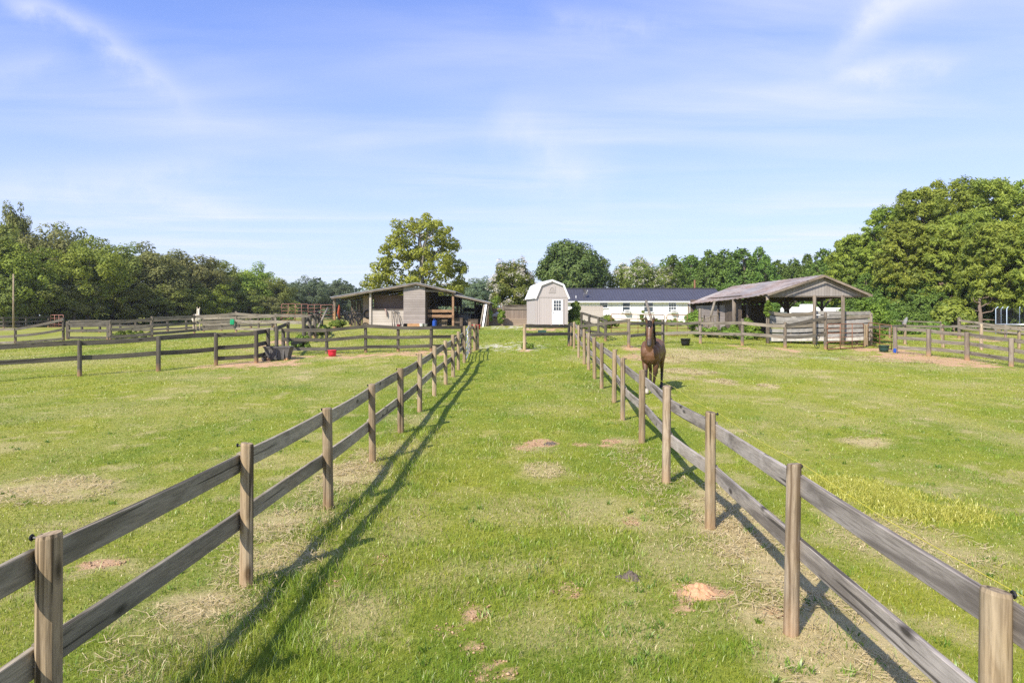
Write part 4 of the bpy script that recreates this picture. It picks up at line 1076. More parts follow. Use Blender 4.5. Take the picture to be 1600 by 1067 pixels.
    B('support_block', mb, M_CLAYBLOCK)
    mb = MB(); mb.box((x0, -.35, -.08), (1.0, .55, .06), bev=.008); mb.box((x0, -.35, -.2), (.8, .4, .18)); B('step', mb, M_OLD_POST)
shed()
def green_tray():
    p = at(847, 520); r = thing('feed_tray', 'dark green tray on the grass in front of the shed', 'tray', p)
    mb = MB(); mb.box(p + Vector((0, 0, .04)), (.55, .32, .06), bev=.02)
    for s in (-1, 1): mb.box(p + Vector((s * .26, 0, .11)), (.03, .32, .12), bev=.005); mb.box(p + Vector((0, s * .145, .11)), (.49, .03, .12), bev=.005)
    mb.build('tray', M_TEAL, r)
green_tray()

# ------------------------------------------------------------------ house
def house():
    d = 82.0
    def hx(p): return xat(p, d)
    def hz_(y): return zat(y, d)
    x0, x1 = hx(846), hx(1128); cx = (x0 + x1) / 2; g = gz(cx, d) - .1
    root = thing('ranch_house', 'long low white house with a dark ribbed metal roof', 'house', (cx, d, g))
    ze = hz_(469.8); D = 8.0; zr = zat(452.3, d + D / 2)
    mb = MB(); mb.prism([(0, g), (D, g), (D, ze), (D / 2, zr - .15), (0, ze)], (x0, d, 0), (0, 1, 0), (0, 0, 1), (x1 - x0, 0, 0)); mb.build('wall', M_WHITEWALL, root)
    ov = .45; sl_ = (zr - ze) / (D / 2)
    for s in (0, 1):
        ya, za = (d - ov, ze - ov * sl_ + .06) if s == 0 else (d + D + ov, ze - ov * sl_ + .06); yb, zb = d + D / 2, zr + .06
        mb = MB(); P = [Vector((x0 - .4, ya, za)), Vector((x1 + .4, ya, za)), Vector((x1 + .4, yb, zb)), Vector((x0 - .4, yb, zb))]
        up = Vector((0, 0, .06)); mb.add(P + [p + up for p in P], [(3, 2, 1, 0), (4, 5, 6, 7), (0, 1, 5, 4), (1, 2, 6, 5), (2, 3, 7, 6), (3, 0, 4, 7)])
        if s == 0:
            n = int((x1 - x0) / .33)
            for k in range(n + 1):
                x = x0 - .35 + (x1 - x0 + .7) * k / n; q = [Vector((x - .025, ya, za + .06)), Vector((x + .025, ya, za + .06)), Vector((x + .025, yb, zb + .06)), Vector((x - .025, yb, zb + .06))]
                mb.add(q + [p + Vector((0, 0, .045)) for p in q], [(4, 5, 6, 7), (0, 1, 5, 4), (1, 2, 6, 5), (2, 3, 7, 6), (3, 0, 4, 7)])
        mb.build('roof', M_DARKROOF, root)
    mb = MB(); mb.box((cx, d - ov - .012, ze - ov * sl_ + .01), (x1 - x0 + .8, .024, .16)); mb.box((cx, d - ov / 2, ze - ov * sl_ - .06), (x1 - x0 + .78, ov, .02)); mb.build('fascia', M_WHITE, root)
    mb = MB(); mb.box((cx, d + D / 2, zr + .15), (x1 - x0 + .8, .3, .05)); mb.build('ridge_cap', M_DARKROOF, root)
    def window(p0, p1, y0, y1, nx_, ny_):
        a, b, t, u = hx(p0), hx(p1), hz_(y0), hz_(y1); w, h = b - a, t - u; c = Vector(((a + b) / 2, d, (t + u) / 2))
        fr = MB()
        for s in (-1, 1): fr.box(c + Vector((s * w / 2, -.03, 0)), (.07, .06, h + .07)); fr.box(c + Vector((0, -.03, s * h / 2)), (w - .072, .06, .07))
        f = fr.build('window', M_WHITE, root)
        pn = MB(); pn.box(c + Vector((0, -.012, 0)), (w - .07, .02, h - .07)); pn.build('pane', M_GLASS, f)
        mu = MB()
        for k in range(1, nx_): mu.box(c + Vector((-w / 2 + w * k / nx_, -.03, 0)), (.035, .02, h - .072))
        for k in range(1, ny_): mu.box(c + Vector((0, -.032, -h / 2 + h * k / ny_)), (w - .072, .022, .05 if k == ny_ // 2 else .035))
        mu.build('muntin', M_WHITE, f)
        si = MB(); si.box(c + Vector((0, -.06, -h / 2 - .06)), (w + .2, .12, .05)); si.build('sill', M_WHITE, f)
    window(937, 949.5, 471, 481, 1, 2); window(972.5, 984.5, 471, 487.5, 1, 2); window(1006, 1020.5, 471, 487.5, 1, 2); window(1044.5, 1056.5, 471.5, 488, 3, 4)
    window(893, 900, 474, 484, 1, 2)
    # air conditioners in two of the windows
    for (p, y, lb) in ((979, 487, 'white window air conditioner left of the leaning pole on the house'), (1052, 486.5, 'white window air conditioner under the many paned house window')):
        c = Vector((hx(p), d - .3, hz_(y))); r = thing('air_conditioner', lb, 'air conditioner', c, 0, 'window air conditioners on the white house')
        mb = MB(); mb.box(c, (.66, .5, .42), bev=.02); mb.build('housing', M_WHITE, r)
        mb = MB()
        for k in range(6): mb.box(c + Vector((0, -.256, -.14 + .055 * k)), (.54, .012, .02))
        mb.build('grille', M_GREYPLASTIC, r)
    # satellite dish on the roof slope
    yy = d + .6; zz = ze + .6 * sl_ + .15; c = Vector((xat(912.5, yy), yy, zz))
    r = thing('satellite_dish', 'grey satellite dish on the dark roof of the white house', 'satellite dish', c)
    mb = MB(); mb.tube([c, c + Vector((0, 0, .45)), c + Vector((.05, -.05, .6))], .03, 7); mb.build('mast', M_TIN, r, smooth=True)
    mb = MB(); cc = c + Vector((.08, -.08, .68)); ax = Vector((.55, -.55, .45)).normalized(); u = ax.cross(Vector((0, 0, 1))).normalized(); v = u.cross(ax)
    vs = []; fs = []
    for lay in (0, 1):
        for i in range(5):
            for k in range(16):
                q = i / 4 * .36; a = 2 * math.pi * k / 16; vs.append(cc + u * q * math.cos(a) + v * q * math.sin(a) * 1.1 + ax * (q * q * .55 + .015 * lay))
    for lay in (0, 80):
        for i in range(4):
            for k in range(16): fs.append((lay + i * 16 + k, lay + i * 16 + (k + 1) % 16, lay + (i + 1) * 16 + (k + 1) % 16, lay + (i + 1) * 16 + k))
    mb.add(vs, fs); mb.build('dish', M_GREYPLASTIC, r, smooth=True)
    mb = MB(); mb.tube([cc - v * .34, cc + ax * .42 - v * .1], .015, 6); mb.box(cc + ax * .44 - v * .08, (.07, .07, .1), bev=.01); mb.build('arm', M_WHITE, r)
    mb = MB(); mb.tube([(xat(900, yy), yy, zz - .1), (xat(900, yy), yy, zz + .25)], .05, 8); mb.build('vent_pipe', M_WHITE, root)
    # stove pipe
    mb = MB(); mb.tube([(xat(1085.5, d + 5), d + 5, zr - .4), (xat(1085.5, d + 5), d + 5, zat(437.5, d + 5))], .12, 8); mb.build('chimney', M_RUST, root)
house()
r = thing('wooden_pole', 'thick grey pole leaning in front of the white house', 'pole', atd(1021, 60)); beam(r, 'pole', atd(1022, 60) + Vector((0, 0, -.2)), Vector((xat(1009.5, 63), 63, zat(470.5, 63))), .26, .26, M_OLD_RAIL, nseed(), round_=True)
r = thing('board_fence', 'pale board garden fence between the vine and the white house', 'fence', atd(925, 68))
for k in range(24):
    p = 899 + k * 1.85
    mb = MB(); mb.box((0, 0, .85), (.108, .03, 1.75 + .05 * math.sin(k * 2.1))); o = mb.build('picket', M_PALEBOARD, r, world=False); o.location = atd(p, 68) - r.location
beam(r, 'rail', atd(898, 68.05) + Vector((0, .03, 1.3)), atd(943, 68.05) + Vector((0, .03, 1.3)), .05, .1, M_OLD_RAIL, nseed())

# ------------------------------------------------------------------ open barn with the rusty roof (right)
def open_barn():
    def P(px, d, h): return Vector((xat(px, d), d, CZ + h))
    d0 = 38.0
    cz = gz(xat(1285, d0), d0)
    root = thing('open_barn', 'open sided barn with a rusty sagging tin roof', 'barn', (xat(1285, d0), d0, cz))
    R0 = P(1287, d0, zat(429.5, d0) - CZ); R1 = Vector((16.95, 52.5, CZ + 2.2))
    # left eave: near bay, then a wider and lower stretch
    E = [P(px, d, zat(py, d) - CZ) for px, d, py in ((1199, d0 - .1, 459), (1172, 40.6, 463.8), (1146, 43.4, 467.2), (1118, 46.8, 470.2), (1094, 49.9, 472.9), (1072, 52.5, 474.9))]
    T = [0, .17, .38, .62, .84, 1.0]
    mb = MB(); vs = []; fs = []; m = 14
    rows = []
    for i in range(len(E) - 1):
        n = 8
        for k in range(n):
            t = k / n; rows.append((E[i].lerp(E[i + 1], t), T[i] + (T[i + 1] - T[i]) * t))
    rows.append((E[-1], 1.0))
    for j, (e, t) in enumerate(rows):
        r_ = R0.lerp(R1, t)
        for i in range(m + 1):
            q = i / m; p = r_.lerp(e, q); p.z += -.1 * math.sin(math.pi * q) * math.sin(math.pi * t) + .025 * math.sin(j * 2.6) * q + (.02 if j % 2 else 0)
            vs.append(p)
    N = len(rows)
    up = Vector((0, 0, -.04)); vs2 = [v + up for v in vs]
    for j in range(N - 1):
        for i in range(m):
            a = j * (m + 1) + i
            fs.append((a, a + 1, a + m + 2, a + m + 1)); b = a + N * (m + 1); fs.append((b, b + m + 1, b + m + 2, b + 1))
    for i in range(m):
        for j in (0, N - 1):
            a = j * (m + 1) + i; b = a + N * (m + 1); fs.append((a, a + 1, b + 1, b))
    for j in range(N - 1):
        for i in (0, m):
            a = j * (m + 1) + i; b = a + N * (m + 1); fs.append((a, a + m + 1, b + m + 1, b))
    mb.add(vs + vs2, fs); mb.build('roof', M_RUSTROOF, root)
    # right slope
    S0 = P(1363, d0 - .1, zat(460.5, d0) - CZ); S1 = Vector((R1.x + (S0.x - R0.x), R1.y, R1.z - (R0.z - S0.z)))
    mb = MB(); mb.quad(R0 + Vector((.003, 0, 0)), S0, S1, R1 + Vector((.003, 0, 0)), -.04); mb.build('roof', M_RUSTROOF, root)
    # gable boards set back under the overhang
    yg = d0 + .3
    zbot = zat(462.3, d0); xl, xr_ = xat(1206, d0), xat(1361, d0)
    mb = MB(); zR = R0.z - .12
    def roofz(x): return zR - (x - R0.x) / (S0.x - R0.x) * (R0.z - S0.z) if x > R0.x else zR - (R0.x - x) / (R0.x - E[0].x) * (R0.z - E[0].z)
    mb.prism([(xl, zbot), (xr_, zbot), (xr_, max(zbot + .05, roofz(xr_))), (R0.x, zR), (xl, max(zbot + .05, roofz(xl)))], (0, yg, 0), (1, 0, 0), (0, 0, 1), (0, .04, 0)); mb.build('gable', M_GABLE, root)
    beam(root, 'barge_board', E[0] + Vector((0, -.03, -.07)), R0 + Vector((0, -.13, -.07)), .03, .12, M_BEAM, nseed()); beam(root, 'barge_board', R0 + Vector((0, -.13, -.07)), S0 + Vector((0, -.03, -.07)), .03, .12, M_BEAM, nseed())
    beam(root, 'beam', (xl - .2, yg + .1, zbot + .02), (xr_ + .1, yg + .1, zbot + .02), .12, .18, M_BEAM, nseed())
    def post(x, y, zt, w=.17, m=M_OLD_POST, zb=None):
        zb = gz(x, y) - .15 if zb is None else zb
        mb = MB(); mb.tube([(0, 0, 0), (.01, 0, (zt - zb) * .5), (0, 0, zt - zb)], [w / 2 * 1.08, w / 2, w / 2 * .95], 9); o = mb.build('post', m, root, world=False, smooth=True); o.location = Vector((x, y, zb)) - root.location
    for p in (1199.5, 1272.5, 1317): post(xat(p, d0 + .3), d0 + .3, zbot + .05, .2)
    post(xat(1361, d0 + .4), d0 + .4, zat(489, d0), .15)
    post(xat(1147, 43.6), 43.6, zat(467.5, 43.6), .26)
    for p, d, y in ((1168, 43, 464), (1122, 47.5, 471), (1098, 50.5, 474), (1076, 52.4, 475.5)): post(xat(p, d), d, zat(y, d), .15, M_DARKWOOD if p > 1080 else M_OLD_POST)
    # inner posts with braces
    for x, y in ((15.0, 43.2), (17.3, 43.2), (19.6, 43.2), (15.0, 48), (17.2, 48), (19.4, 48), (14.9, 52.2), (17, 52.2), (19.2, 52.2)):
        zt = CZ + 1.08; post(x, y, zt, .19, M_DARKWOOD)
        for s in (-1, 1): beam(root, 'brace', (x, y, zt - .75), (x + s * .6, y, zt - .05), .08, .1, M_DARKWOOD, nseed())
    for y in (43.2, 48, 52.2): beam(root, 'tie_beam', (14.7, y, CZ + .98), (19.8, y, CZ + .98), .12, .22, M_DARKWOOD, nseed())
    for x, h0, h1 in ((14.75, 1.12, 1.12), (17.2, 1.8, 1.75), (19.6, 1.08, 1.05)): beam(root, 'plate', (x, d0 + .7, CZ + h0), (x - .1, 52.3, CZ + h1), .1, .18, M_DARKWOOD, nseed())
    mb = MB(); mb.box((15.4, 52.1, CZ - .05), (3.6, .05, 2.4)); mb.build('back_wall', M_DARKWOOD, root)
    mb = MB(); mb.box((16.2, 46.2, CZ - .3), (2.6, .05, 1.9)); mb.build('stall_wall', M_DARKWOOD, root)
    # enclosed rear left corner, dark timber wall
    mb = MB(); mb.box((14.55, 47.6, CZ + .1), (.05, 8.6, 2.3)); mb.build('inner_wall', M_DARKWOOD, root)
    mb = MB(); mb.box(((xat(1082, 50.8) + xat(1140, 46)) / 2 + .2, 49, gz(13.8, 49) + .95), (.06, 5.0, 1.9), rot=(0, 0, .13)); mb.build('side_boards', M_GREYBOARD, root)
    beam(root, 'prop', Vector((xat(1103, 46.2), 46.2, gz(13, 46.2))), Vector((xat(1117, 46.6), 46.6, zat(462, 46.6) - .35)), .16, .16, M_OLD_RAIL, nseed(), round_=True)
    beam(root, 'prop', (xat(1168, 43.1), 43.1, zat(480, 43.1)), (xat(1173, 43.1), 43.1, zat(466, 43.1)), .1, .1, M_OLD_RAIL, nseed(), round_=True)
    return root
open_barn()
def sheet_wall():
    d = 38.7; g = gz(xat(1280, d), d)
    root = thing('board_wall', 'sagging wall of pale horizontal boards across the open barn front', 'wall', (xat(1200, d), d, g))
    rows = [(488.5, 489, .34), (495.5, 494, .36), (502.5, 501, .34), (509, 508, .33), (516, 515, .34), (523.5, 523, .36)]
    segs = [(1201, 1273), (1274, 1317), (1318, 1360)]
    mats = [M_OLD_RAIL, plain('whitewashed_board', (.31, .295, .27), .85, var=.3, scale=3), plain('bleached_board', (.25, .235, .21), .85, var=.3, scale=3)]
    for k, (ya, yb, h) in enumerate(rows):
        for s, (pa, pb) in enumerate(segs):
            bow = (.14 if k < 2 else .05) if s == 0 else .01
            beam(root, 'board', (xat(pa, d), d + .02 * (k % 2), zat(ya + (0, 0, 1)[s], d)), (xat(pb, d), d + .02 * (k % 2), zat(yb, d)), .035, .2 if k % 2 == 0 else .2, mats[(k + s) % 3 if k < 4 else 1 + (k + s) % 2], nseed(), bow)
    mb = MB(); mb.box(((xat(1230, d) + xat(1359, d)) / 2, d + .2, (zat(497, d) + zat(530, d)) / 2), (xat(1359, d) - xat(1230, d), .03, zat(497, d) - zat(530, d))); mb.build('tin_sheet', plain('dull_blue_tin', (.15, .165, .17), .5, .2, var=.2, scale=2), root)
    mb = MB(); mb.box(((xat(1204, d) + xat(1232, d)) / 2, d + .2, zat(500, d)), (xat(1232, d) - xat(1204, d), .03, .9)); mb.build('tin_sheet', plain('dull_green_tin', (.15, .18, .165), .5, .2, var=.25, scale=2), root)
    beam(root, 'kerb', (xat(1202, d), d - .1, zat(530, d)), (xat(1360, d), d - .1, zat(529, d)), .12, .22, M_STONE, nseed())
    for p in (1236, 1290, 1340): post_part(root, (xat(p, d), d + .09, gz(xat(p, d), d)), zat(489, d) - gz(xat(p, d), d), .1, M_OLD_POST, True, seed=nseed())
sheet_wall()
def rustic_rails():
    d = 44.5
    r = thing('yard_gate', 'leaning grey picket gate against the side of the rusty roofed barn', 'gate', atd(1096, d))
    a, b = atd(1095, d), atd(1122, d)
    for k in range(9):
        q = a.lerp(b, k / 8); mb = MB(); mb.box((0, 0, .6), (.07, .03, 1.25 + .15 * (k % 3))); o = mb.build('picket', M_OLD_POST, r, world=False); o.location = q - r.location; o.rotation_euler = (0, .06 * math.sin(k * 2), 0)
    beam(r, 'rail', a + Vector((0, .04, 1.0)), b + Vector((0, .04, 1.35)), .04, .09, M_OLD_RAIL, nseed()); beam(r, 'rail', a + Vector((0, .04, .4)), b + Vector((0, .04, .6)), .04, .09, M_OLD_RAIL, nseed())
    post_part(r, atd(1093.5, d), 1.75, .2, M_OLD_POST, seed=nseed())
rustic_rails()
# tangle on the fence near the barn gate: lead rope and a wire frame
o = MB(); c = Vector((xat(1276, 32.6), 32.6, zat(520, 32.6)))
o.tube([c + Vector((.03 * math.sin(k * 1.7), -.03, -.085 * k)) for k in range(9)], .018, 6); o.ring(c + Vector((0, -.04, -.62)), .11, .016, 'Y', 14, 6); o.ring(c + Vector((.03, -.05, -.2)), .09, .014, 'Y', 14, 6)
tag(o.build('lead_rope', M_BLACK, smooth=True), 'black lead rope hanging on the fence left of the rusty gate', 'rope')
r = thing('wire_stand', 'thin metal trestle stand on the grass before the open barn', 'stand', at(1240, 525))
for s in (-1, 1):
    mb = MB(); p = at(1240, 527); mb.tube([p + Vector((s * .1, 0, 1.15)), p + Vector((s * .42, .3, 0))], .014, 6); mb.build('leg', M_TIN, r, smooth=True)
    mb = MB(); mb.tube([p + Vector((s * .1, 0, 1.15)), p + Vector((s * .3, -.3, 0))], .014, 6); mb.build('leg', M_TIN, r, smooth=True)
mb = MB(); mb.tube([p + Vector((-.12, 0, 1.15)), p + Vector((.12, 0, 1.15))], .016, 6); mb.build('bar', M_TIN, r, smooth=True)

# white camper beyond the barn
def camper(p0, p1, yt, d, label, ac):
    x0, x1 = xat(p0, d), xat(p1, d); cx = (x0 + x1) / 2; g = gz(cx, d); zt = zat(yt, d)
    r = thing('camper_trailer', label, 'trailer', (cx, d, g), 0, 'white trailers parked behind the open barn')
    mb = MB(); mb.box((cx, d, (zt + g + .55) / 2), (x1 - x0, 2.4, zt - g - .55), bev=.18); mb.build('body', M_WHITE, r)
    mb = MB(); mb.box((cx, d - 1.21, zt - .62), (x1 - x0 - .6, .02, .1)); mb.build('stripe', M_GREYPLASTIC, r)
    mb = MB(); mb.box((cx - .8, d - 1.21, zt - .95), (1.0, .02, .45)); mb.build('window', M_GLASS, r)
    if ac: mb = MB(); mb.box((cx + (x1 - x0) * .1, d, zt + .16), (1.3, .9, .3), bev=.07); mb.build('air_conditioner', M_WHITE, r)
    for s in (-.4, .4):
        mb = MB(); c = Vector((cx + s, d - 1.1, g + .36)); mb.tube([c + Vector((0, -.12, 0)), c + Vector((0, .12, 0))], .36, 18); w = mb.build('wheel', M_BLACK, r)
        mb = MB(); mb.tube([c + Vector((0, -.14, 0)), c + Vector((0, -.11, 0))], .2, 14); mb.build('rim', M_STEEL, w)
        w.parent = r
camper(1225, 1285, 480, 74, 'long white trailer seen under the barn roof at the left', True)
camper(1288, 1324, 481, 73, 'shorter white trailer seen under the barn roof at the right', False)

# cloth on a post and the trampoline, far right
o = MB(); c = atd(1413.5, 46.9); z = zat(505, 46.9)
o.tube([Vector((c.x, c.y, z - .25)), Vector((c.x - .05, c.y - .02, z)), Vector((c.x + .08, c.y, z + .22)), Vector((c.x + .16, c.y, z + .42))], [.15, .2, .17, .04], 10, sq=.6)
tag(o.build('feed_sack', M_CLOTH, smooth=True), 'grey feed sack draped on a post right of the open barn', 'sack')
def trampoline():
    d = 50; c = atd(1600, d); r = thing('trampoline', 'trampoline with dark safety net behind the far right fence', 'trampoline', c); R = 1.7
    mb = MB(); mb.ring(c + Vector((0, 0, .75)), R, .05, 'Z', 32, 6); mb.build('rim', M_STEEL, r, smooth=True)
    mb = MB(); mb.lathe(c, [(0, .75), (R - .1, .76)], 28); mb.build('mat', M_BLACK, r)
    for k in range(8):
        a = 2 * math.pi * k / 8 + .3; q = c + Vector((R * math.cos(a), R * math.sin(a), 0))
        mb = MB(); mb.tube([Vector((q.x, q.y, c.z - .1)), Vector((q.x, q.y, c.z + 1.9)), Vector((q.x - .15 * math.cos(a), q.y - .15 * math.sin(a), c.z + 2.05))], .03, 7); mb.build('pole', plain('pale_blue_foam', (.45, .55, .66), .6) if k == 0 else bpy.data.materials['pale_blue_foam'], r, smooth=True)
    mb = MB()
    n = 48
    for k in range(n):
        a = 2 * math.pi * k / n; q = c + Vector(((R - .12) * math.cos(a), (R - .12) * math.sin(a), .8)); mb.tube([q, q + Vector((0, 0, 1.15))], .009, 4, False)
    for k in range(9): mb.ring(c + Vector((0, 0, .85 + .13 * k)), R - .12, .008, 'Z', 32, 4)
    mb.build('net', M_BLACK, r)
trampoline()

# utility pole and lines, far left
def utility():
    d = 78; b = atd(21, d)
    r = thing('utility_pole', 'slim pale utility pole in front of the left woods', 'pole', b)
    mb = MB(); mb.tube([b - Vector((0, 0, .3)), Vector((b.x, b.y, zat(428, d)))], [.10, .075], 9); mb.build('mast', M_POST_PALE, r, smooth=True)
    for y0, y1 in ((431, 443), (437, 452)):
        mb = MB(); A = Vector((b.x, d, zat(y0, d))); B = Vector((xat(215, 90), 90, zat(y1, 90))); Lq = Vector((xat(-60, 75), 75, zat(y0 - 3, 75)))
        mb.tube([Lq, A] + [A.lerp(B, t) - Vector((0, 0, .9 * 4 * t * (1 - t))) for t in np.linspace(.1, 1, 8)], .018, 4); mb.build('power_line', M_BLACK, r)
utility()
# heaps on the lane
def mound(px, py, rx, ry, h, m, label, cat, seed, lumps):
    c = at(px, py); rr = random.Random(seed); bm = bmesh.new(); n, q = 40, 14
    rings = []
    for j in range(q + 1):
        t = j / q; ring = []
        for k in range(n):
            a = 2 * math.pi * k / n; e = 1 + .22 * math.sin(2 * a + seed) + .14 * math.sin(5 * a + 2 * seed) + .06 * math.sin(9 * a)
            x, y = rx * t * e * math.cos(a), ry * t * e * math.sin(a)
            nz = float(fbm(np.array([x * 22 + seed]), np.array([y * 22]), seed, 4)[0]) - .5
            z = h * max(0, (1 - t ** 1.6)) * (1 + lumps * 2.2 * nz) + lumps * h * .8 * nz * (1 - t) - .012 * t
            ring.append(bm.verts.new((x, y, z + gz(c.x + x, c.y + y) - c.z)))
        rings.append(ring)
    for j in range(q):
        for k in range(n): bm.faces.new((rings[j][k], rings[j][(k + 1) % n], rings[j + 1][(k + 1) % n], rings[j + 1][k]))
    bmesh.ops.remove_doubles(bm, verts=bm.verts, dist=.0004); bmesh.ops.recalc_face_normals(bm, faces=bm.faces)
    me = bpy.data.meshes.new(cat); bm.to_mesh(me); bm.free()
    for p in me.polygons: p.use_smooth = True
    tag(link(cat.replace(' ', '_'), me, m, None, c), label, cat)
M_DUNG = plain('dry_dung', (.125, .10, .08), .95, var=.5, scale=60, bump=.9)
M_CLAY = plain('dry_clay', (.60, .335, .18), .95, var=.25, scale=40, bump=.7)
mound(984, 902, .12, .12, .03, M_DUNG, 'dark heap of dried dung on the lane near the right fence', 'dung', 3, 1.8)
mound(1092, 924, .19, .15, .05, M_CLAY, 'low orange clay mound in the lane near the right fence', 'clay mound', 5, .7)
mound(860, 694, .16, .16, .03, M_DUNG, 'small dark dung heap farther up the middle of the lane', 'dung', 8, 1.6)

# ------------------------------------------------------------------ trees
def leaf_cloud(centres, radii, n_each, size, rng, out_c=None, up=.35, elong=1.5, droop=0.0, flat=.85, coh=.5, spread=(.35, 1.0, .45)):
    """Rhombic leaves over the shells of many clumps; returns V, F, tint."""
    k = len(centres)
    cnt = np.maximum(6, (n_each * (radii / radii.mean()) ** 2).astype(int))
    idx = np.repeat(np.arange(k), cnt); n = len(idx)
    d = rng.normal(size=(n, 3)); d /= np.linalg.norm(d, axis=1)[:, None]
    r = radii[idx] * rng.uniform(spread[0], spread[1], n) ** spread[2]
    P = centres[idx] + d * r[:, None] * np.array([1, 1, flat])
    nrm = d * .9 + rng.normal(size=(n, 3)) * (.6 - .25 * coh) + np.array([0, 0, up])
    if out_c is not None:
        o = P - out_c; o /= np.linalg.norm(o, axis=1)[:, None] + 1e-6; nrm += o * (.2 + .9 * coh)
    nrm /= np.linalg.norm(nrm, axis=1)[:, None]
    a = rng.normal(size=(n, 3)); a -= (a * nrm).sum(1)[:, None] * nrm; a /= np.linalg.norm(a, axis=1)[:, None]
    if droop: a[:, 2] -= droop; a /= np.linalg.norm(a, axis=1)[:, None]
    b = np.cross(nrm, a)
    s = size * rng.uniform(.6, 1.35, n)[:, None]
    V = np.stack([P - a * s * elong * .5, P + b * s * .5 - nrm * s * .12, P + a * s * elong * .5, P - b * s * .5 - nrm * s * .12], 1).reshape(-1, 3)
    Fc = np.arange(4 * n).reshape(n, 4)
    ct = rng.uniform(.1, .9, k)
    tint = np.clip(ct[idx] * .6 + rng.uniform(0, 1, n) * .4, 0, 1)
    return V, Fc, np.repeat(tint, 4)
def dome(rng, n, rx, ry, rz, zc, lo=-.55, inner=.5, lump=0.0):
    out = []
    ph = rng.uniform(0, 6.28, 6)
    while len(out) < n:
        d = rng.normal(size=3); d /= np.linalg.norm(d)
        if d[2] < lo: continue
        az = math.atan2(d[1], d[0]); k = 1 + lump * (math.sin(2 * az + ph[0]) + .7 * math.sin(3 * az + ph[1]) * math.cos(2 * d[2] + ph[2]) + .5 * math.sin(5 * az + ph[3])) / 1.6
        q = rng.uniform(inner, 1.0) * k
        out.append((d[0] * rx * q, d[1] * ry * q, zc + d[2] * rz * q))
    return np.array(out)
def cone(rng, n, r, z0, z1, pw=.8):
    t = rng.uniform(0, 1, n) ** 1.05; a = rng.uniform(0, 6.28, n); q = r * (1 - t) ** pw * (1 + .12 * np.sin(t * 40)) * rng.uniform(.55, 1.0, n) + .008
    return np.stack([q * np.cos(a), q * np.sin(a), z0 + (z1 - z0) * t], 1), t
def trunk_mesh(rng, h, r, targets, fork=.4, lean=.0, n_limb=9):
    mb = MB(); pts = [Vector((lean * t * h + .03 * h * math.sin(3 * t), .02 * h * math.sin(2.2 * t + 1), t * h)) for t in np.linspace(0, 1, 7)]
    mb.tube([pts[0] - Vector((0, 0, .4))] + pts, [r * 1.25, r * 1.15] + [r * (1 - .75 * t) for t in np.linspace(.08, 1, 6)], 9)
    sel = rng.choice(len(targets), min(n_limb, len(targets)), replace=False)
    for i in sel:
        T = Vector(targets[i]); f = min(.95, max(fork, rng.uniform(fork, 1) * min(1, T.z / h))); k = f * 6; a = int(min(5, k)); S = pts[a].lerp(pts[a + 1], k - a)
        M = S.lerp(T, .5) + Vector((0, 0, .06 * (T - S).length)); mb.tube([S, M, T], [r * .42 * (1 - .5 * f), r * .26, r * .07], 6)
    me = bpy.data.meshes.new('trunk'); me.from_pydata([tuple(v) for v in mb.v], [], mb.f); me.update()
    for p in me.polygons: p.use_smooth = True
    return me
def tree(name, label, cat, pos, crown, trunk, mc, mt, group=None, rz=0.0, scale=(1, 1, 1), extra=()):
    root = thing(name, label, cat, pos, rz, group); root.scale = scale
    if trunk is not None: link('trunk', trunk, mt, root)
    link('crown', crown, mc, root)
    for nm, me, m in extra: link(nm, me, m, root)
    return root
F_OAK = foliage('oak_leaves', (.10, .135, .03), (.33, .35, .075), None, .32)
F_BRIGHT = foliage('bright_leaves', (.115, .18, .026), (.40, .46, .065), None, .35)
F_PALE = foliage('pale_oak_leaves', (.12, .14, .045), (.36, .36, .12), None, .32)
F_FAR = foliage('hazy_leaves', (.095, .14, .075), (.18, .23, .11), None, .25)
F_SYC = foliage('sycamore_leaves', (.15, .175, .022), (.44, .43, .06), (.54, .40, .06), .4)
F_MAG = foliage('glossy_dark_leaves', (.055, .105, .022), (.17, .235, .05), (.24, .2, .07), .2, .07)
F_MYRT = foliage('myrtle_leaves', (.10, .14, .028), (.29, .32, .065), (.4, .34, .1), .35)
F_CEDAR = foliage('cedar_sprays', (.065, .13, .026), (.23, .34, .06), None, .3, .03)
F_PINE = foliage('pine_needles', (.115, .18, .03), (.48, .54, .08), None, .42, .04)
F_SHRUB = foliage('shrub_leaves', (.08, .14, .02), (.28, .38, .055), None, .35)
M_BLOSSOM = foliage('white_blossom', (.52, .47, .40), (.74, .70, .62), None, .3, .0)

def unit_crown(seed, n=46, lf=120, leaf=.0165, lump=.18, rx=.38, rz=.42, zc=.56, lo=-.85, cr=.078):
    rng = np.random.default_rng(seed); C = dome(rng, n, rx, rx, rz, zc, lo, .45, lump); R = cr * rng.uniform(.6, 1.35, len(C))
    V, Fc, t = leaf_cloud(C, R, lf, leaf, rng, np.array([0, 0, zc]), coh=.35)
    return np_mesh('crown', V, Fc, {'tint': ('FLOAT', t)}), trunk_mesh(rng, .75, .022, C, .35)
OAKS = [unit_crown(200 + k, n=150, lump=.10, lo=-1.0, rx=.34 + .03 * (k % 3)) for k in range(6)]
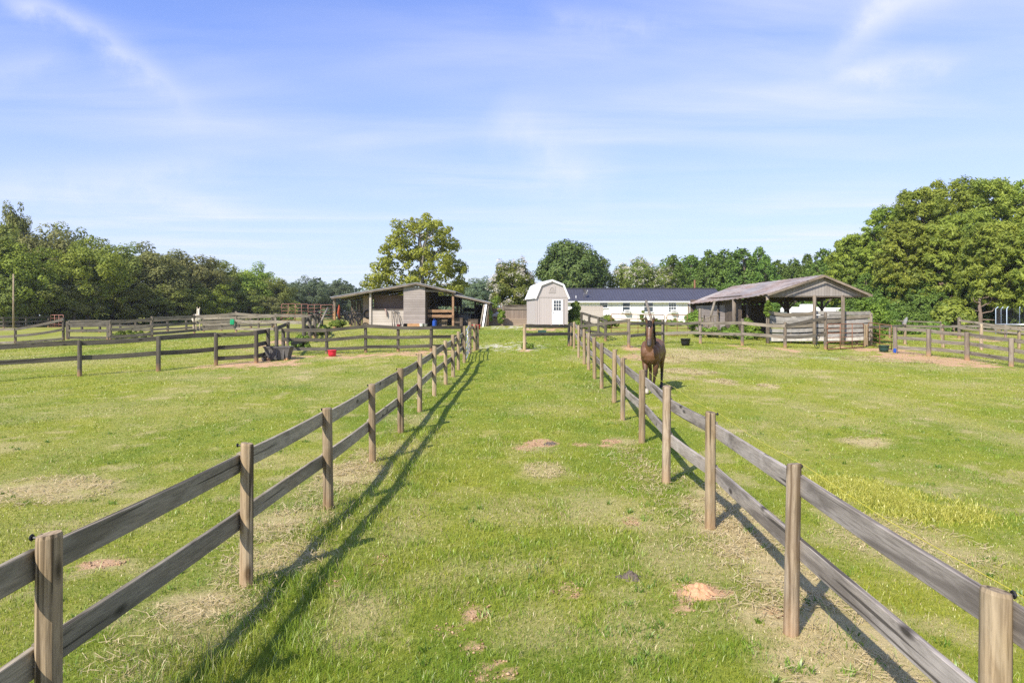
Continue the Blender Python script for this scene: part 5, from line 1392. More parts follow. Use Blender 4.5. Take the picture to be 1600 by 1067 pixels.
# the wood on the left: every front tree one thing
WOOD = [(-30, 330, 84, 130, 0), (22, 318, 97, 58, 4), (30, 375, 84, 110, 1), (72, 352, 96, 120, 2), (108, 350, 104, 110, 0), (140, 372, 92, 110, 1), (176, 382, 100, 100, 3), (205, 384, 108, 90, 1),
        (238, 384, 104, 110, 2), (272, 392, 112, 90, 0), (304, 394, 112, 100, 2), (338, 402, 120, 90, 3), (372, 416, 122, 90, 1), (402, 414, 132, 80, 1), (428, 432, 128, 70, 0), (8, 420, 82, 80, 3), (60, 430, 86, 90, 0), (118, 432, 90, 90, 2), (200, 438, 98, 90, 0), (260, 440, 104, 90, 3), (320, 440, 110, 80, 1), (380, 452, 118, 80, 0), (418, 462, 120, 60, 2)]
WL = ['tallest tree at the left edge of the woods, partly out of view', 'tall thin topped tree standing above the left woods', 'bright leafy tree low at the left edge of the woods', 'broad dark crowned tree just right of the tall thin one', 'rounded tree at the high shoulder of the left woods', 'bright green tree standing out in front of the left woods',
      'medium green tree right of the bright one in the left woods', 'pointed bright tree in the middle of the left woods', 'grey green spreading oak in the middle of the left woods', 'dark oak rising just left of the white horse', 'wide grey green oak straight above the white horse', 'oak right of the white horse with a level top',
      'bright tree with a soft top near the right end of the left woods', 'light green tree near the low end of the left woods', 'last low tree at the right end of the left woods', 'small tree behind the utility pole at the left', 'low dark tree right of the utility pole', 'low grey green tree under the high shoulder of the woods',
      'low dark tree below the pointed bright one', 'low tree in front of the grey green oak', 'low bright tree right behind the white horse', 'low dark tree at the foot of the soft topped bright tree', 'low grey green tree at the right foot of the left woods']
WM = [F_OAK, F_BRIGHT, F_OAK, F_PALE, F_OAK]
for i, (px, ty, d, w, k) in enumerate(WOOD):
    p = atd(px, d); p.z -= .3; H = zat(ty, d) - p.z; wm_ = w * d / F
    mt = [F_OAK, F_BRIGHT, F_PALE, F_OAK, F_OAK][k]; cr, tr = OAKS[(i * 5 + k) % 6]
    tree('oak_tree' if k != 1 else 'leafy_tree', WL[i], 'tree', p, cr, tr, mt, M_TRUNK, 'trees of the wood behind the left paddock', i * 1.7, (wm_ / .74, wm_ / .74, H))
def mass(name, label, spots, m, leaf, n_each, seed, cat='woods'):
    rng = np.random.default_rng(seed); Vs, Fs, Ts, b = [], [], [], 0
    C = np.array([s[:3] for s in spots]); R = np.array([s[3] for s in spots])
    V, Fc, t = leaf_cloud(C, R, n_each, leaf, rng, None, .4)
    o = link(name, np_mesh(name, V, Fc, {'tint': ('FLOAT', t)}), m); tag(o, label, cat, kind='stuff'); return o
rr = random.Random(5)
S = []
for k in range(330):
    t = rr.random(); px = -160 + t * 620; d = 98 + 46 * t + rr.uniform(-3, 12); h = rr.random() ** 1.3 * (7.5 - 4.0 * t); q = atd(px, d)
    S.append((q.x, q.y, q.z + h, rr.uniform(1.2, 2.2)))
mass('undergrowth', 'dense dark undergrowth filling the left woods', S, F_OAK, .42, 90, 5)
S = []
for k in range(150):
    t = rr.random(); px = -60 + t * 510; d = 84 + 36 * t + rr.uniform(-3, 1); q = atd(px, d)
    S.append((q.x, q.y, q.z + rr.uniform(0, .8), rr.uniform(.6, 1.2)))
mass('tall_grass', 'bright tall grass and weeds at the foot of the left woods', S, F_SHRUB, .3, 60, 6, 'grass')
S = []
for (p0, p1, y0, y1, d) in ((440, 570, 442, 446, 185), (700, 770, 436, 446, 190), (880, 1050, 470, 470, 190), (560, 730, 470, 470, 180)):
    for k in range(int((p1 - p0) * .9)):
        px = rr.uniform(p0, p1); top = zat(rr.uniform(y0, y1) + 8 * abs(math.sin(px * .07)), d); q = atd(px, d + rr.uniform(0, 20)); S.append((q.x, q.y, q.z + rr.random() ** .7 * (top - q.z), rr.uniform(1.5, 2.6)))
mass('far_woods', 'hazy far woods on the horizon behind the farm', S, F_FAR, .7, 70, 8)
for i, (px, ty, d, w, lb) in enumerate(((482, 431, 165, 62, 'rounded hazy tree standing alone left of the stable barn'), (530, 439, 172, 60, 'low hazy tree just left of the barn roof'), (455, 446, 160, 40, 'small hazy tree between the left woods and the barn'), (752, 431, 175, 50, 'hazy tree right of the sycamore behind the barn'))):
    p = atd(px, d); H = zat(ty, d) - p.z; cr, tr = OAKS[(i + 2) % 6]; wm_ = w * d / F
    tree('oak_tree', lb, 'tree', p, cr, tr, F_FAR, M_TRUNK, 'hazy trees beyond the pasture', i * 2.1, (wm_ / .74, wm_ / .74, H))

# sycamore behind the barn: open crown of separate leafy masses
def sycamore():
    d = 76; p = atd(652, d); p.z -= .2
    rng = np.random.default_rng(31); C, R = [], []
    for (px, py, r) in ((640, 352, 16), (672, 350, 18), (694, 360, 14), (610, 375, 15), (632, 375, 18), (664, 378, 24), (694, 382, 20), (604, 398, 10), (622, 402, 20), (650, 405, 24), (682, 408, 24), (706, 408, 14), (594, 420, 14), (612, 428, 20), (640, 432, 24), (672, 434, 24), (702, 432, 20), (716, 424, 11), (580, 438, 12), (598, 446, 18), (720, 446, 12), (700, 456, 18), (626, 450, 20), (660, 455, 22), (590, 458, 14), (722, 412, 7), (600, 382, 8), (706, 374, 8), (646, 341, 9), (672, 339, 8)):
        R0 = r * d / F
        for k in range(5 + r // 3):
            a = rng.normal(size=3); a /= np.linalg.norm(a)
            depth = rng.uniform(-1, 1) * 3.6 * (1 - abs(px - 655) / 110)
            C.append((xat(px, d) - p.x + a[0] * R0 * .95, a[1] * R0 * .95 + depth, zat(py, d) - p.z + a[2] * R0 * .95)); R.append((.42 + R0 * .13) * rng.uniform(.5, 1.3))
    C = np.array(C); R = np.array(R)
    V, Fc, t = leaf_cloud(C, R, 80, .19, rng, np.array([0, 0, 8]), .3, 1.25)
    tree('sycamore_tree', 'tall yellow green sycamore with an open crown behind the stable barn', 'tree', p, np_mesh('crown', V, Fc, {'tint': ('FLOAT', t)}), trunk_mesh(rng, 10.5, .38, C, .25, .02, 26), F_SYC, M_PALETRUNK, scale=(1, 1, .955))
sycamore()
def dome_tree(name, label, px, d, base, top, wpx, m, mt, n, lf, leaf, seed, cr, lump=.15, lo=-.7, zfrac=.5, blossom=0, group=None, cat='tree', trunk_r=.25):
    p = atd(px, d); p.z -= .2; rng = np.random.default_rng(seed); H = zat(top, d) - p.z; W = wpx * d / F; z0 = 0 if base is None else zat(base, d) - p.z
    zc = z0 + (H - z0) * zfrac; rz = (H - z0) * (1 - zfrac) * .92; C = dome(rng, n, W / 2 * .86, W / 2 * .8, rz, zc, lo, .5, lump); C[:, 2] = np.maximum(C[:, 2], .3); R = cr * rng.uniform(.6, 1.35, n)
    V, Fc, t = leaf_cloud(C, R, lf, leaf, rng, np.array([0, 0, zc]), .35)
    ex = ()
    if blossom:
        o = C - np.array([0, 0, zc]); s = np.linalg.norm(o / np.array([W / 2, W / 2, rz]), axis=1) > .62; Cb = C[s]; Rb = R[s]
        oo = (Cb - np.array([0, 0, zc])); oo /= np.linalg.norm(oo, axis=1)[:, None]
        k = rng.integers(0, len(Cb), blossom); dd = rng.normal(size=(blossom, 3)) + oo[k] * 1.2 + np.array([0, -.5, .2]); dd /= np.linalg.norm(dd, axis=1)[:, None]
        Pb = Cb[k] + dd * Rb[k][:, None] * 1.02
        Vb, Fb, tb = leaf_cloud(Pb, np.full(blossom, .2) * rng.uniform(.7, 1.5, blossom), 16, .1, rng, None, .4, 1.1)
        ex = (('blossom', np_mesh('blossom', Vb, Fb, {'tint': ('FLOAT', tb)}), M_BLOSSOM),)
    return tree(name, label, cat, p, np_mesh('crown', V, Fc, {'tint': ('FLOAT', t)}), trunk_mesh(rng, H * .7, trunk_r, C, .2, 0, 12), m, mt, group, 0, (1, 1, 1), ex)
dome_tree('magnolia_tree', 'big dark round crowned tree behind the shed and house', 894, 95, 475, 374, 134, F_MAG, M_TRUNK, 320, 130, .2, 41, .92, .08, -.6, .42, trunk_r=.4)
dome_tree('crepe_myrtle', 'white flowering crepe myrtle left of the grey shed', 802, 72, 500, 406, 90, F_MYRT, M_PALETRUNK, 190, 110, .13, 42, .55, .1, -.9, 0.5, 290, 'flowering crepe myrtles behind the yard')
dome_tree('crepe_myrtle', 'white flowering crepe myrtle behind the middle of the house roof', 995, 97, 472, 403, 106, F_MYRT, M_PALETRUNK, 170, 110, .16, 43, .68, .14, -.7, .45, 320, 'flowering crepe myrtles behind the yard')
dome_tree('crepe_myrtle', 'smaller sparse crepe myrtle left of the cedars behind the house', 1036, 99, 466, 418, 44, F_MYRT, M_PALETRUNK, 90, 100, .16, 44, .55, .2, -.7, .45, 60, 'flowering crepe myrtles behind the yard')
# cedars behind the house
CED = [(1052, 396, 104, 46), (1080, 396, 108, 44), (1108, 388, 106, 60), (1132, 386, 110, 58), (1160, 385, 104, 66), (1186, 383, 108, 56), (1217, 404, 112, 44), (1240, 401, 110, 46), (1262, 394, 100, 42), (1287, 386, 92, 52), (1196, 396, 101, 50), (1310, 398, 80, 60), (1336, 394, 78, 60)]
CL = ['pointed cedar farthest left behind the house roof', 'pointed cedar second from the left behind the house', 'broad cedar above the stove pipe of the house', 'cedar with a blunt top in the middle of the cedar row', 'widest cedar in the middle of the cedar row', 'tallest cedar at the right end of the dense cedar row', 'short cedar in the dip right of the tallest one', 'short cedar left of the rusty barn ridge', 'cedar with a thin tip above the rusty barn roof', 'pointed cedar straight above the barn ridge', 'cedar in front of the tallest one, over the rusty roof', 'cedar right of the barn ridge, before the pines', 'cedar at the left foot of the tall pines']
CONES = []
for k in range(4):
    rng = np.random.default_rng(300 + k); C, t = cone(rng, 260, .42, .02, .96, .62); R = .075 * (1 - .8 * t) * rng.uniform(.7, 1.3, len(t)) + .009
    V, Fc, tt = leaf_cloud(C, R, 90, .0165, rng, np.array([0, 0, .4]), .2, 2.0, -.5, 1.15, .4, (.1, 1.25, .7)); CONES.append((np_mesh('crown', V, Fc, {'tint': ('FLOAT', tt)}), trunk_mesh(rng, .9, .02, C, .1, 0, 10)))
for i, (px, ty, d, w) in enumerate(CED):
    p = atd(px, d); p.z -= .3; H = zat(ty, d) - p.z; wm_ = w * d / F * (1.75 + .35 * math.sin(i * 2.3)); cr, tr = CONES[i % 4]
    tree('cedar_tree', CL[i], 'tree', p, cr, tr, F_CEDAR, M_TRUNK, 'cedars behind the house', i * 1.3, (wm_ / .8, wm_ / .8, H))
# pines on the right
def pine(px, ty, d, wpx, label, seed, z0f=.22, n=520, lf=54):
    p = atd(px, d); p.z -= .2; rng = np.random.default_rng(seed); H = zat(ty, d) - p.z; W = wpx * d / F
    t = rng.uniform(0, 1, n) ** .85; z = H * (z0f + (1 - z0f) * t) - .4; prof = np.clip(np.sin(np.pi * np.clip(.22 + .66 * t, 0, 1)) ** .7, .12, 1); a = rng.uniform(0, 6.28, n); q = W / 2 * prof * rng.uniform(.2, 1.0, n) ** .7
    C = np.stack([q * np.cos(a), q * np.sin(a), z], 1); R = rng.uniform(.4, 1.25, n) * (W / 16)
    V, Fc, tt = leaf_cloud(C, R * rng.uniform(.7, 1.2, n), lf, .12, rng, np.array([0, 0, H * .5]), .25, 3.0, -.35, .8, .2, (.0, 1.3, .8))
    return tree('pine_tree', label, 'tree', p, np_mesh('crown', V, Fc, {'tint': ('FLOAT', tt)}), trunk_mesh(rng, H * .95, .24, C, .2, .005, 26), F_PINE, M_PINETRUNK, 'tall pines at the right')
PINES = [(1346, 362, 74, 90), (1392, 322, 72, 105), (1438, 294, 70, 115), (1486, 280, 71, 120), (1540, 280, 69, 120), (1596, 281, 70, 120), (1650, 270, 66, 130), (1415, 345, 63, 90), (1470, 350, 62, 95), (1560, 345, 58, 115), (1512, 330, 64, 110), (1618, 350, 56, 100), (1330, 372, 76, 80)]
PL = ['pine at the left shoulder of the pine group', 'pine second from the left on the pine skyline', 'pine third on the skyline, at the rounded top left', 'tall pine at the middle of the pine skyline', 'tall pine right of the middle on the skyline', 'tall pine at the right edge of view', 'pine just outside the right edge, branches in view', 'shorter pine in front, left of the bare trunks', 'shorter pine in front with bare lower trunk', 'bright shaggy pine nearest the trampoline', 'pine behind the gap where sky shows through', 'bright front pine at the right edge above the trampoline', 'low pine beside the cedars at the left foot of the group']
for i, (px, ty, d, w) in enumerate(PINES): pine(px, ty, d, w, PL[i], 400 + i, .18 if i < 7 else .26)
for i, (px, ty, d, w, lb) in enumerate(((1352, 425, 66, 70, 'dense dark cedar behind the right corner of the open barn'), (1395, 412, 64, 80, 'dense dark cedar right of the open barn'), (1436, 420, 62, 76, 'dark cedar behind the single rail fence'), (1470, 455, 60, 60, 'low dark cedar left of the bare pine trunks'), (1572, 440, 60, 80, 'dark cedar behind the trampoline'), (1530, 452, 61, 60, 'dark cedar behind the bare pine trunk'), (1625, 430, 58, 90, 'dark cedar at the right edge of view'), (1378, 462, 58, 46, 'small cedar beside the vine at the barn corner'))):
    p = atd(px, d); p.z -= .3; H = zat(ty, d) - p.z; wm_ = w * d / F * 1.25; cr, tr = CONES[(i + 1) % 4]
    tree('cedar_tree', lb, 'tree', p, cr, tr, F_CEDAR, M_TRUNK, 'dark cedars below the pines', i * 1.9 + .4, (wm_ / .8, wm_ / .8, H))
S = []
for k in range(260):
    px = rr.uniform(1330, 1720); d = rr.uniform(72, 84); q = atd(px, d); S.append((q.x, q.y, q.z + rr.random() * (9.0 if px > 1380 else 5), rr.uniform(.9, 1.7)))
mass('undergrowth', 'dark undergrowth between the pine trunks at the right', S, F_CEDAR, .3, 90, 15)
S = []
for k in range(260):
    px = rr.uniform(1040, 1340); d = rr.uniform(112, 122); q = atd(px, d); S.append((q.x, q.y, q.z + rr.random() ** .8 * (9.6 if px < 1200 else 8.6), rr.uniform(1.1, 2.0)))
mass('undergrowth', 'dark undergrowth behind the cedar row', S, F_CEDAR, .4, 80, 16)
S = []
for k in range(70):
    px = rr.uniform(1366, 1480); d = rr.uniform(50, 57); q = atd(px, d); S.append((q.x, q.y, q.z + rr.uniform(0, .5), rr.uniform(.3, .6)))
mass('tall_grass', 'tall bright grass right of the open barn', S, F_SHRUB, .14, 60, 17, 'grass')
dome_tree('pine_sapling', 'bushy bright young pine in front of the dark cedars', 1490, 55, 512, 468, 66, F_PINE, M_PINETRUNK, 50, 130, .16, 51, .45, .2, -.5, .35, trunk_r=.1)
# bare trunk with broken limbs
def snag():
    d = 57; p = atd(1531, d); r = thing('dead_tree', 'bare grey brown trunk with broken crooked limbs before the pines', 'tree', p); H = zat(458, d) - p.z
    mb = MB(); mb.tube([p - Vector((0, 0, .3)), p + Vector((.05, 0, H * .4)), p + Vector((-.05, 0, H * .7)), p + Vector((.05, 0, H))], [.2, .16, .12, .05], 9); t = mb.build('trunk', M_PINETRUNK, r, smooth=True)
    for (z, dx, dz) in ((.45, 1.0, .5), (.5, -.9, .3), (.62, .8, .9), (.7, -.8, .55), (.3, 1.1, -.1), (.85, .6, .3)):
        mb = MB(); a = p + Vector((0, 0, H * z)); mb.tube([a, a + Vector((dx * .5, -.2, dz * .3)), a + Vector((dx * .8, -.3, dz * .4)), a + Vector((dx, -.35, dz))], [.06, .05, .04, .015], 6); mb.build('limb', M_PINETRUNK, r, smooth=True)
snag()
# vines and shrubs round the buildings
def shrub(label, px, d, w, h, z=0.0, seed=0, m=None, n=30, leaf=.1, lf=80, name='shrub', group=None, lump=.25):
    rng = np.random.default_rng(700 + seed); p = atd(px, d); C = dome(rng, n, w / 2, w / 2, h / 2, h / 2 + z, -1, .4, lump); C[:, 2] = np.maximum(C[:, 2], .08); R = .16 * min(w, h) * rng.uniform(.7, 1.5, n) + .05
    V, Fc, t = leaf_cloud(C, R, lf, leaf, rng, np.array([0, 0, h / 2]), .4)
    root = thing(name, label, 'plant', p, 0, group); link('foliage', np_mesh('foliage', V, Fc, {'tint': ('FLOAT', t)}), m or F_SHRUB, root)
    mb = MB(); rs = random.Random(seed)
    for k in range(5): mb.tube([(0, 0, -.05), (rs.uniform(-.3, .3) * w, rs.uniform(-.3, .3) * w, (h + z) * .6)], [.03, .012], 5)
    mb.build('stem', M_TRUNK, root, world=False)
shrub('bright vine climbing beside the right side of the shed', 900, 54, .9, 2.1, 0, 1, n=34, name='vine'); shrub('low bright shrub right of the shed vine', 908, 50, 1.0, .7, 0, 2)
shrub('small shrub hiding the right corner of the shed', 891, 55, .6, 1.6, 0, 3, F_CEDAR)
shrub('leafy shrub with tall shoots beside the house gate', 952, 52, 1.2, 1.1, 0, 4, n=26); shrub('spindly green vine at the foot of the leaning pole', 1004, 58, .5, 1.3, 0, 5, n=12, lump=.4, name='vine')
shrub('vine on the fence post at the left end of the rusty roofed barn', 1083, 49, 1.1, 1.6, 0, 6, n=30, name='vine'); shrub('green bush at the foot of the thick barn post', 1148, 43, .6, 1.0, 0, 7, n=24)
shrub('low weeds along the wall of the rusty roofed barn', 1120, 42.5, 2.6, .7, 0, 8, n=40); shrub('low weeds right of the thick barn post', 1165, 41.5, 2.2, .6, 0, 9, n=34)
shrub('broad leafy shoot reaching up in front of the dark barn bay', 1172, 42.2, .8, .9, .2, 10, n=12, lump=.5, leaf=.18)
shrub('vine wrapped round the front corner post of the open barn', 1200, 38.2, .28, 1.3, 1.3, 11, n=18, leaf=.1, name='vine'); shrub('bright vine tree at the right corner of the open barn', 1368, 41, 1.5, 2.9, 0, 12, n=40, lump=.4, name='vine')
shrub('flower bed plants before the white house', 1035, 62, 4.5, .6, 0, 13, n=46, leaf=.14); shrub('weeds at the foot of the retaining wall panel', 783, 56.5, .6, 1.5, 0, 14, n=18, name='vine'); shrub('vine at the outer end post of the stable barn', 765, 56.5, .5, 1.7, 0, 15, n=18, name='vine')
shrub('weeds growing right of the water trough', 470, 33.5, 1.0, .6, 0, 16, n=24, leaf=.1); shrub('tall weeds under the wooden gate in the left paddock', 200, 48, 3.6, .5, 0, 17, n=44, leaf=.12); shrub('weeds at the corner post of the stable barn', 527, 54.6, 1.2, .7, 0, 18, n=22)
shrub('yellow green bush behind the retaining wall and barn', 771, 66, 1.6, 2.6, 0, 19, n=30); shrub('weeds at the foot of the zigzag fence', 498, 45, 1.8, .8, 0, 20, n=30)
shrub('tuft of weeds beside the lane end post', 825, 32.8, .7, .35, 0, 21, n=16, leaf=.05, lf=110)

# ------------------------------------------------------------------ horses
def horse(label, pos, heading, s, coat, points, muzzle, mane_c, white, step, tail_c=None, turn=0.0, head_white=True):
    bl = []                       # (point, rx, ry, rz)
    def bone(p, q, r0, r1, n=8, fy=1.0):
        p, q = Vector(p), Vector(q)
        for i in range(n + 1):
            t = i / n; r = r0 + (r1 - r0) * t; bl.append((p.lerp(q, t), r, r * fy, r))
    B = lambda c, rx, ry, rz: bl.append((Vector(c), rx, ry, rz))
    B((-.02, 0, 1.12), .56, .30, .34); B((-.30, 0, 1.17), .46, .305, .335); B((.36, 0, 1.14), .36, .27, .36); B((-.62, 0, 1.22), .33, .285, .30); B((.44, 0, 1.40), .26, .13, .20); B((.50, 0, 1.06), .22, .26, .27)
    for y in (-1, 1): B((.58, y * .135, 1.13), .14, .125, .19); B((.36, y * .17, 1.16), .20, .12, .30); B((-.62, y * .17, 1.12), .27, .13, .32)
    N0, N1 = Vector((.52, 0, 1.30)), Vector((.86, turn * .3, 1.84))
    bone(N0, N1, .235, .125, 10, .62); bone(N0 - Vector((0, 0, .08)), N1 - Vector((-.01, 0, .1)), .19, .09, 10, .6)
    P0 = Vector((.90, turn * .34, 1.90)); hd = Vector((.36, turn * .2, -.62)).normalized()
    for t, rx, ry in ((0, .115, .085), (.08, .125, .10), (.16, .125, .105), (.24, .115, .095), (.32, .10, .078), (.42, .082, .066), (.5, .076, .062), (.56, .074, .066), (.61, .062, .06)):
        bl.append((P0 + hd * t, rx, ry, rx * .9))
    for y in (-1, 1):
        B(P0 + hd * .14 + Vector((-.05, y * .045, -.02)), .08, .045, .09)                       # cheek
        B(P0 + hd * .13 + Vector((.05, y * .082, .03)), .026, .02, .026)                         # brow
        e = P0 + Vector((-.02, y * .07, .06)); bone(e, e + Vector((.02, y * .04, .10)), .04, .046, 4, .8); bone(e + Vector((.02, y * .04, .10)), e + Vector((.035, y * .035, .23)), .046, .010, 6, .8)
        fx = step[0] if y < 0 else step[1]; lf = step[2] if y < 0 else step[3]; ins = step[4]
        bone((.42, y * .165, .98), (.42, y * .15, .82), .135, .095, 4, .8); kn = Vector((.44 + fx * .45, y * (.15 - ins * .3), .50 + lf * .5)); bone((.42, y * .15, .82), kn, .095, .058, 6); B(kn, .062, .058, .07)
        ft = Vector((.42 + fx * .95, y * (.15 - ins * .8), .155 + lf)); bone(kn, ft, .048, .038, 7); B(ft, .05, .047, .05); hf = ft + Vector((.05, 0, -.10)); bone(ft, hf, .042, .05, 3); bone(hf, hf + Vector((.012, 0, -.045)), .055, .062, 2)
        hx_ = -.1 * y; st_ = Vector((-.52 + hx_, y * .175, .93)); bone((-.62, y * .16, 1.1), st_, .21, .15, 4, .75); hk = Vector((-.86 + hx_, y * .155, .56)); bone(st_, hk, .13, .062, 7, .8); B(hk, .07, .052, .075)
        f2 = Vector((-.82 + hx_, y * .15, .16)); bone(hk, f2, .052, .042, 6); B(f2, .05, .047, .05); h2 = f2 + Vector((.05, 0, -.1)); bone(f2, h2, .044, .052, 3); bone(h2, h2 + Vector((.012, 0, -.045)), .057, .064, 2)
    bm = bmesh.new()
    for (c, rx, ry, rz) in bl:
        v = bmesh.ops.create_icosphere(bm, subdivisions=2, radius=1)['verts']
        for q in v: q.co = Vector((q.co.x * rx, q.co.y * ry, q.co.z * rz)) + c
    me = bpy.data.meshes.new('horse_raw'); bm.to_mesh(me); bm.free()
    tmp = link('horse_raw', me)
    m1 = tmp.modifiers.new('r', 'REMESH'); m1.mode = 'VOXEL'; m1.voxel_size = .014
    m2 = tmp.modifiers.new('s', 'SMOOTH'); m2.factor = .5; m2.iterations = 5
    dg = bpy.context.evaluated_depsgraph_get(); me2 = bpy.data.meshes.new_from_object(tmp.evaluated_get(dg)); bpy.data.objects.remove(tmp)
    for p in me2.polygons: p.use_smooth = True
    n = len(me2.vertices); co = np.empty(n * 3, np.float32); me2.vertices.foreach_get('co', co); co = co.reshape(-1, 3)
    col = np.tile(np.array(coat), (n, 1))
    z = co[:, 2]; x = co[:, 0]
    nz = fbm(co[:, 0] * 5 + 9, co[:, 2] * 5 + co[:, 1] * 4, 5, 3) - .5
    col = col * (1 + .35 * nz[:, None])
    legk = sstep(.82, .48, z + .2 * nz); col = col * (1 - legk[:, None]) + np.array(points) * legk[:, None]
    P0n = np.array(P0); hdn = np.array(hd); along = (co - P0n) @ hdn; rad = np.linalg.norm(co - P0n - along[:, None] * hdn, axis=1)
    mz = sstep(.36, .56, along) * (rad < .2) * (x > .8); col = col * (1 - mz[:, None]) + np.array(muzzle) * mz[:, None]
    ear = (z > 2.05); col[ear] = np.array(points) * 1.2
    if white:
        hoofs = sstep(.2, .12, z) * ((x > .2) if white == 'front' else 1); col = col * (1 - hoofs[:, None]) + np.array((.45, .40, .33)) * hoofs[:, None]
    if head_white:
        star = sstep(.042, .02, np.linalg.norm(co - (P0n + hdn * .13 + np.array([.105, 0, .07])), axis=1)) + .12 * sstep(.02, .008, np.abs(co[:, 1] - turn * .36)) * (along > .15) * (along < .5) * (rad < .14) * (x > P0n[0] + hdn[0] * along + .06)
        star = np.clip(star, 0, 1); col = col * (1 - star[:, None]) + np.array((.7, .66, .6)) * star[:, None]
    a = me2.attributes.new('coat', 'FLOAT_COLOR', 'POINT'); a.data.foreach_set('color', np.concatenate([col, np.ones((n, 1))], 1).astype(np.float32).ravel())
    nm = 'coat_' + label.split()[0]
    t = NT(nm); t.bsdf(t.attr('coat'), .46, t.bump(t.noise(t.coord('Object'), 40, 4), .3, .006), spec=.3)
    root = thing('horse', label, 'horse', pos, heading); root.scale = (s, s, s)
    b = link('body', me2, t.m, root)
    hair = plain('hair_' + label.split()[0], mane_c, .7, var=.35, scale=40)
    rs = random.Random(3)
    mb = MB()
    for k in range(34):
        q = k / 33; c = N0.lerp(N1, q * 1.05) + Vector((-.20 + .1 * q, 0, .12 + .02 * q)); sd = 1 if rs.random() < .8 else -1
        L = rs.uniform(.2, .36); mb.tube([c, c + Vector((-.02, sd * .07, .0)), c + Vector((.02, sd * (.13 - .02 * q), -L * .5)), c + Vector((.05, sd * (.14 - .03 * q), -L))], [.03, .034, .026, .006], 6)
    mb.build('mane', hair, root, world=False, smooth=True)
    mb = MB()
    for k in range(7): mb.tube([P0 + Vector((.0, (k - 3) * .016, .1)), P0 + hd * .02 + Vector((.115, (k - 3) * .014, .04)), P0 + hd * rs.uniform(.05, .09) + Vector((.135, (k - 3) * .014, .0))], [.016, .018, .005], 5)
    mb.build('forelock', hair, root, world=False, smooth=True)
    mb = MB(); T = Vector((-.93, 0, 1.36))
    for k in range(12): mb.tube([T, T + Vector((-.12, rs.uniform(-.05, .05), -.12)), T + Vector((-.16 + rs.uniform(-.05, .03), rs.uniform(-.08, .08), -.5)), T + Vector((-.14, rs.uniform(-.07, .07), -rs.uniform(.7, .95)))], [.05, .045, .04, .006], 6)
    mb.build('tail', hair, root, world=False, smooth=True)
    for y in (-1, 1):
        mb = MB(); c = P0 + hd * .15 + Vector((.045, y * .09, .005)); mb.lathe(c - Vector((0, 0, .022)), [(0, 0), (.016, .006), (.022, .022), (.016, .038), (0, .044)], 10); mb.build('eye', M_BLACK, root, world=False, smooth=True)
    return root
hp = at(1016, 615.5); hd_ = math.atan2(-1, -.34)
horse('brown horse with a white star walking toward the camera inside the right fence', hp + Vector((.19, .62, 0)), hd_, .985, (.135, .068, .034), (.035, .021, .015), (.06, .048, .042), (.016, .012, .011), 'front', (.30, -.05, .05, 0, .11), turn=.12)
d = 61; w_ = Vector((xat(307.5, d), d, gz(xat(307.5, d), d)))
horse('white horse standing behind the old grey fence on the left', w_, math.atan2(-.52, 1.0) if False else math.atan2(-1.0, .75), .98, (.6, .54, .45), (.52, .42, .3), (.42, .36, .32), (.6, .53, .43), '', (0, 0, 0, 0, 0), turn=-.15, head_white=False)

# ------------------------------------------------------------------ world, sun, camera
wd = bpy.data.worlds.new('World'); SC.world = wd; wd.use_nodes = True
nt = wd.node_tree; nt.nodes.clear()
def wn(t, **k):
    x = nt.nodes.new(t)
    for a, b in k.items(): setattr(x, a, b)
    return x
def wl(a, b): nt.links.new(a, b)
def wm(op, a, b=0.0, c=0.0, clamp=False):
    x = wn('ShaderNodeMath', operation=op); x.use_clamp = clamp
    for v, i in ((a, 0), (b, 1), (c, 2)):
        if isinstance(v, (int, float)): x.inputs[i].default_value = v
        else: wl(v, x.inputs[i])
    return x.outputs[0]
def wmix(f, a, b, mode='MIX'):
    x = wn('ShaderNodeMix'); x.data_type = 'RGBA'; x.blend_type = mode
    for v, i in ((f, 0), (a, 6), (b, 7)):
        if isinstance(v, (int, float)): x.inputs[i].default_value = v
        elif isinstance(v, tuple): x.inputs[i].default_value = (*v, 1)
        else: wl(v, x.inputs[i])
    return x.outputs[2]
SUN_DIR = Vector((.68, .98, -1.0)).normalized()
el = math.asin(-SUN_DIR.z); az = math.atan2(-SUN_DIR.x, -SUN_DIR.y)
sky = wn('ShaderNodeTexSky'); sky.sky_type = 'NISHITA'; sky.sun_disc = False
sky.sun_elevation = el; sky.sun_rotation = az % (2 * math.pi); sky.altitude = 200; sky.air_density = 1.0; sky.dust_density = .6; sky.ozone_density = 2.0
tc = wn('ShaderNodeTexCoord'); sp = wn('ShaderNodeSeparateXYZ'); wl(tc.outputs['Generated'], sp.inputs[0])
X, Y, Z = sp.outputs
zc = wm('MAXIMUM', Z, .03)
hz = wm('POWER', wm('SUBTRACT', 1.0, wm('MAXIMUM', Z, 0.0), clamp=True), 3.0)      # thickening haze towards the horizon
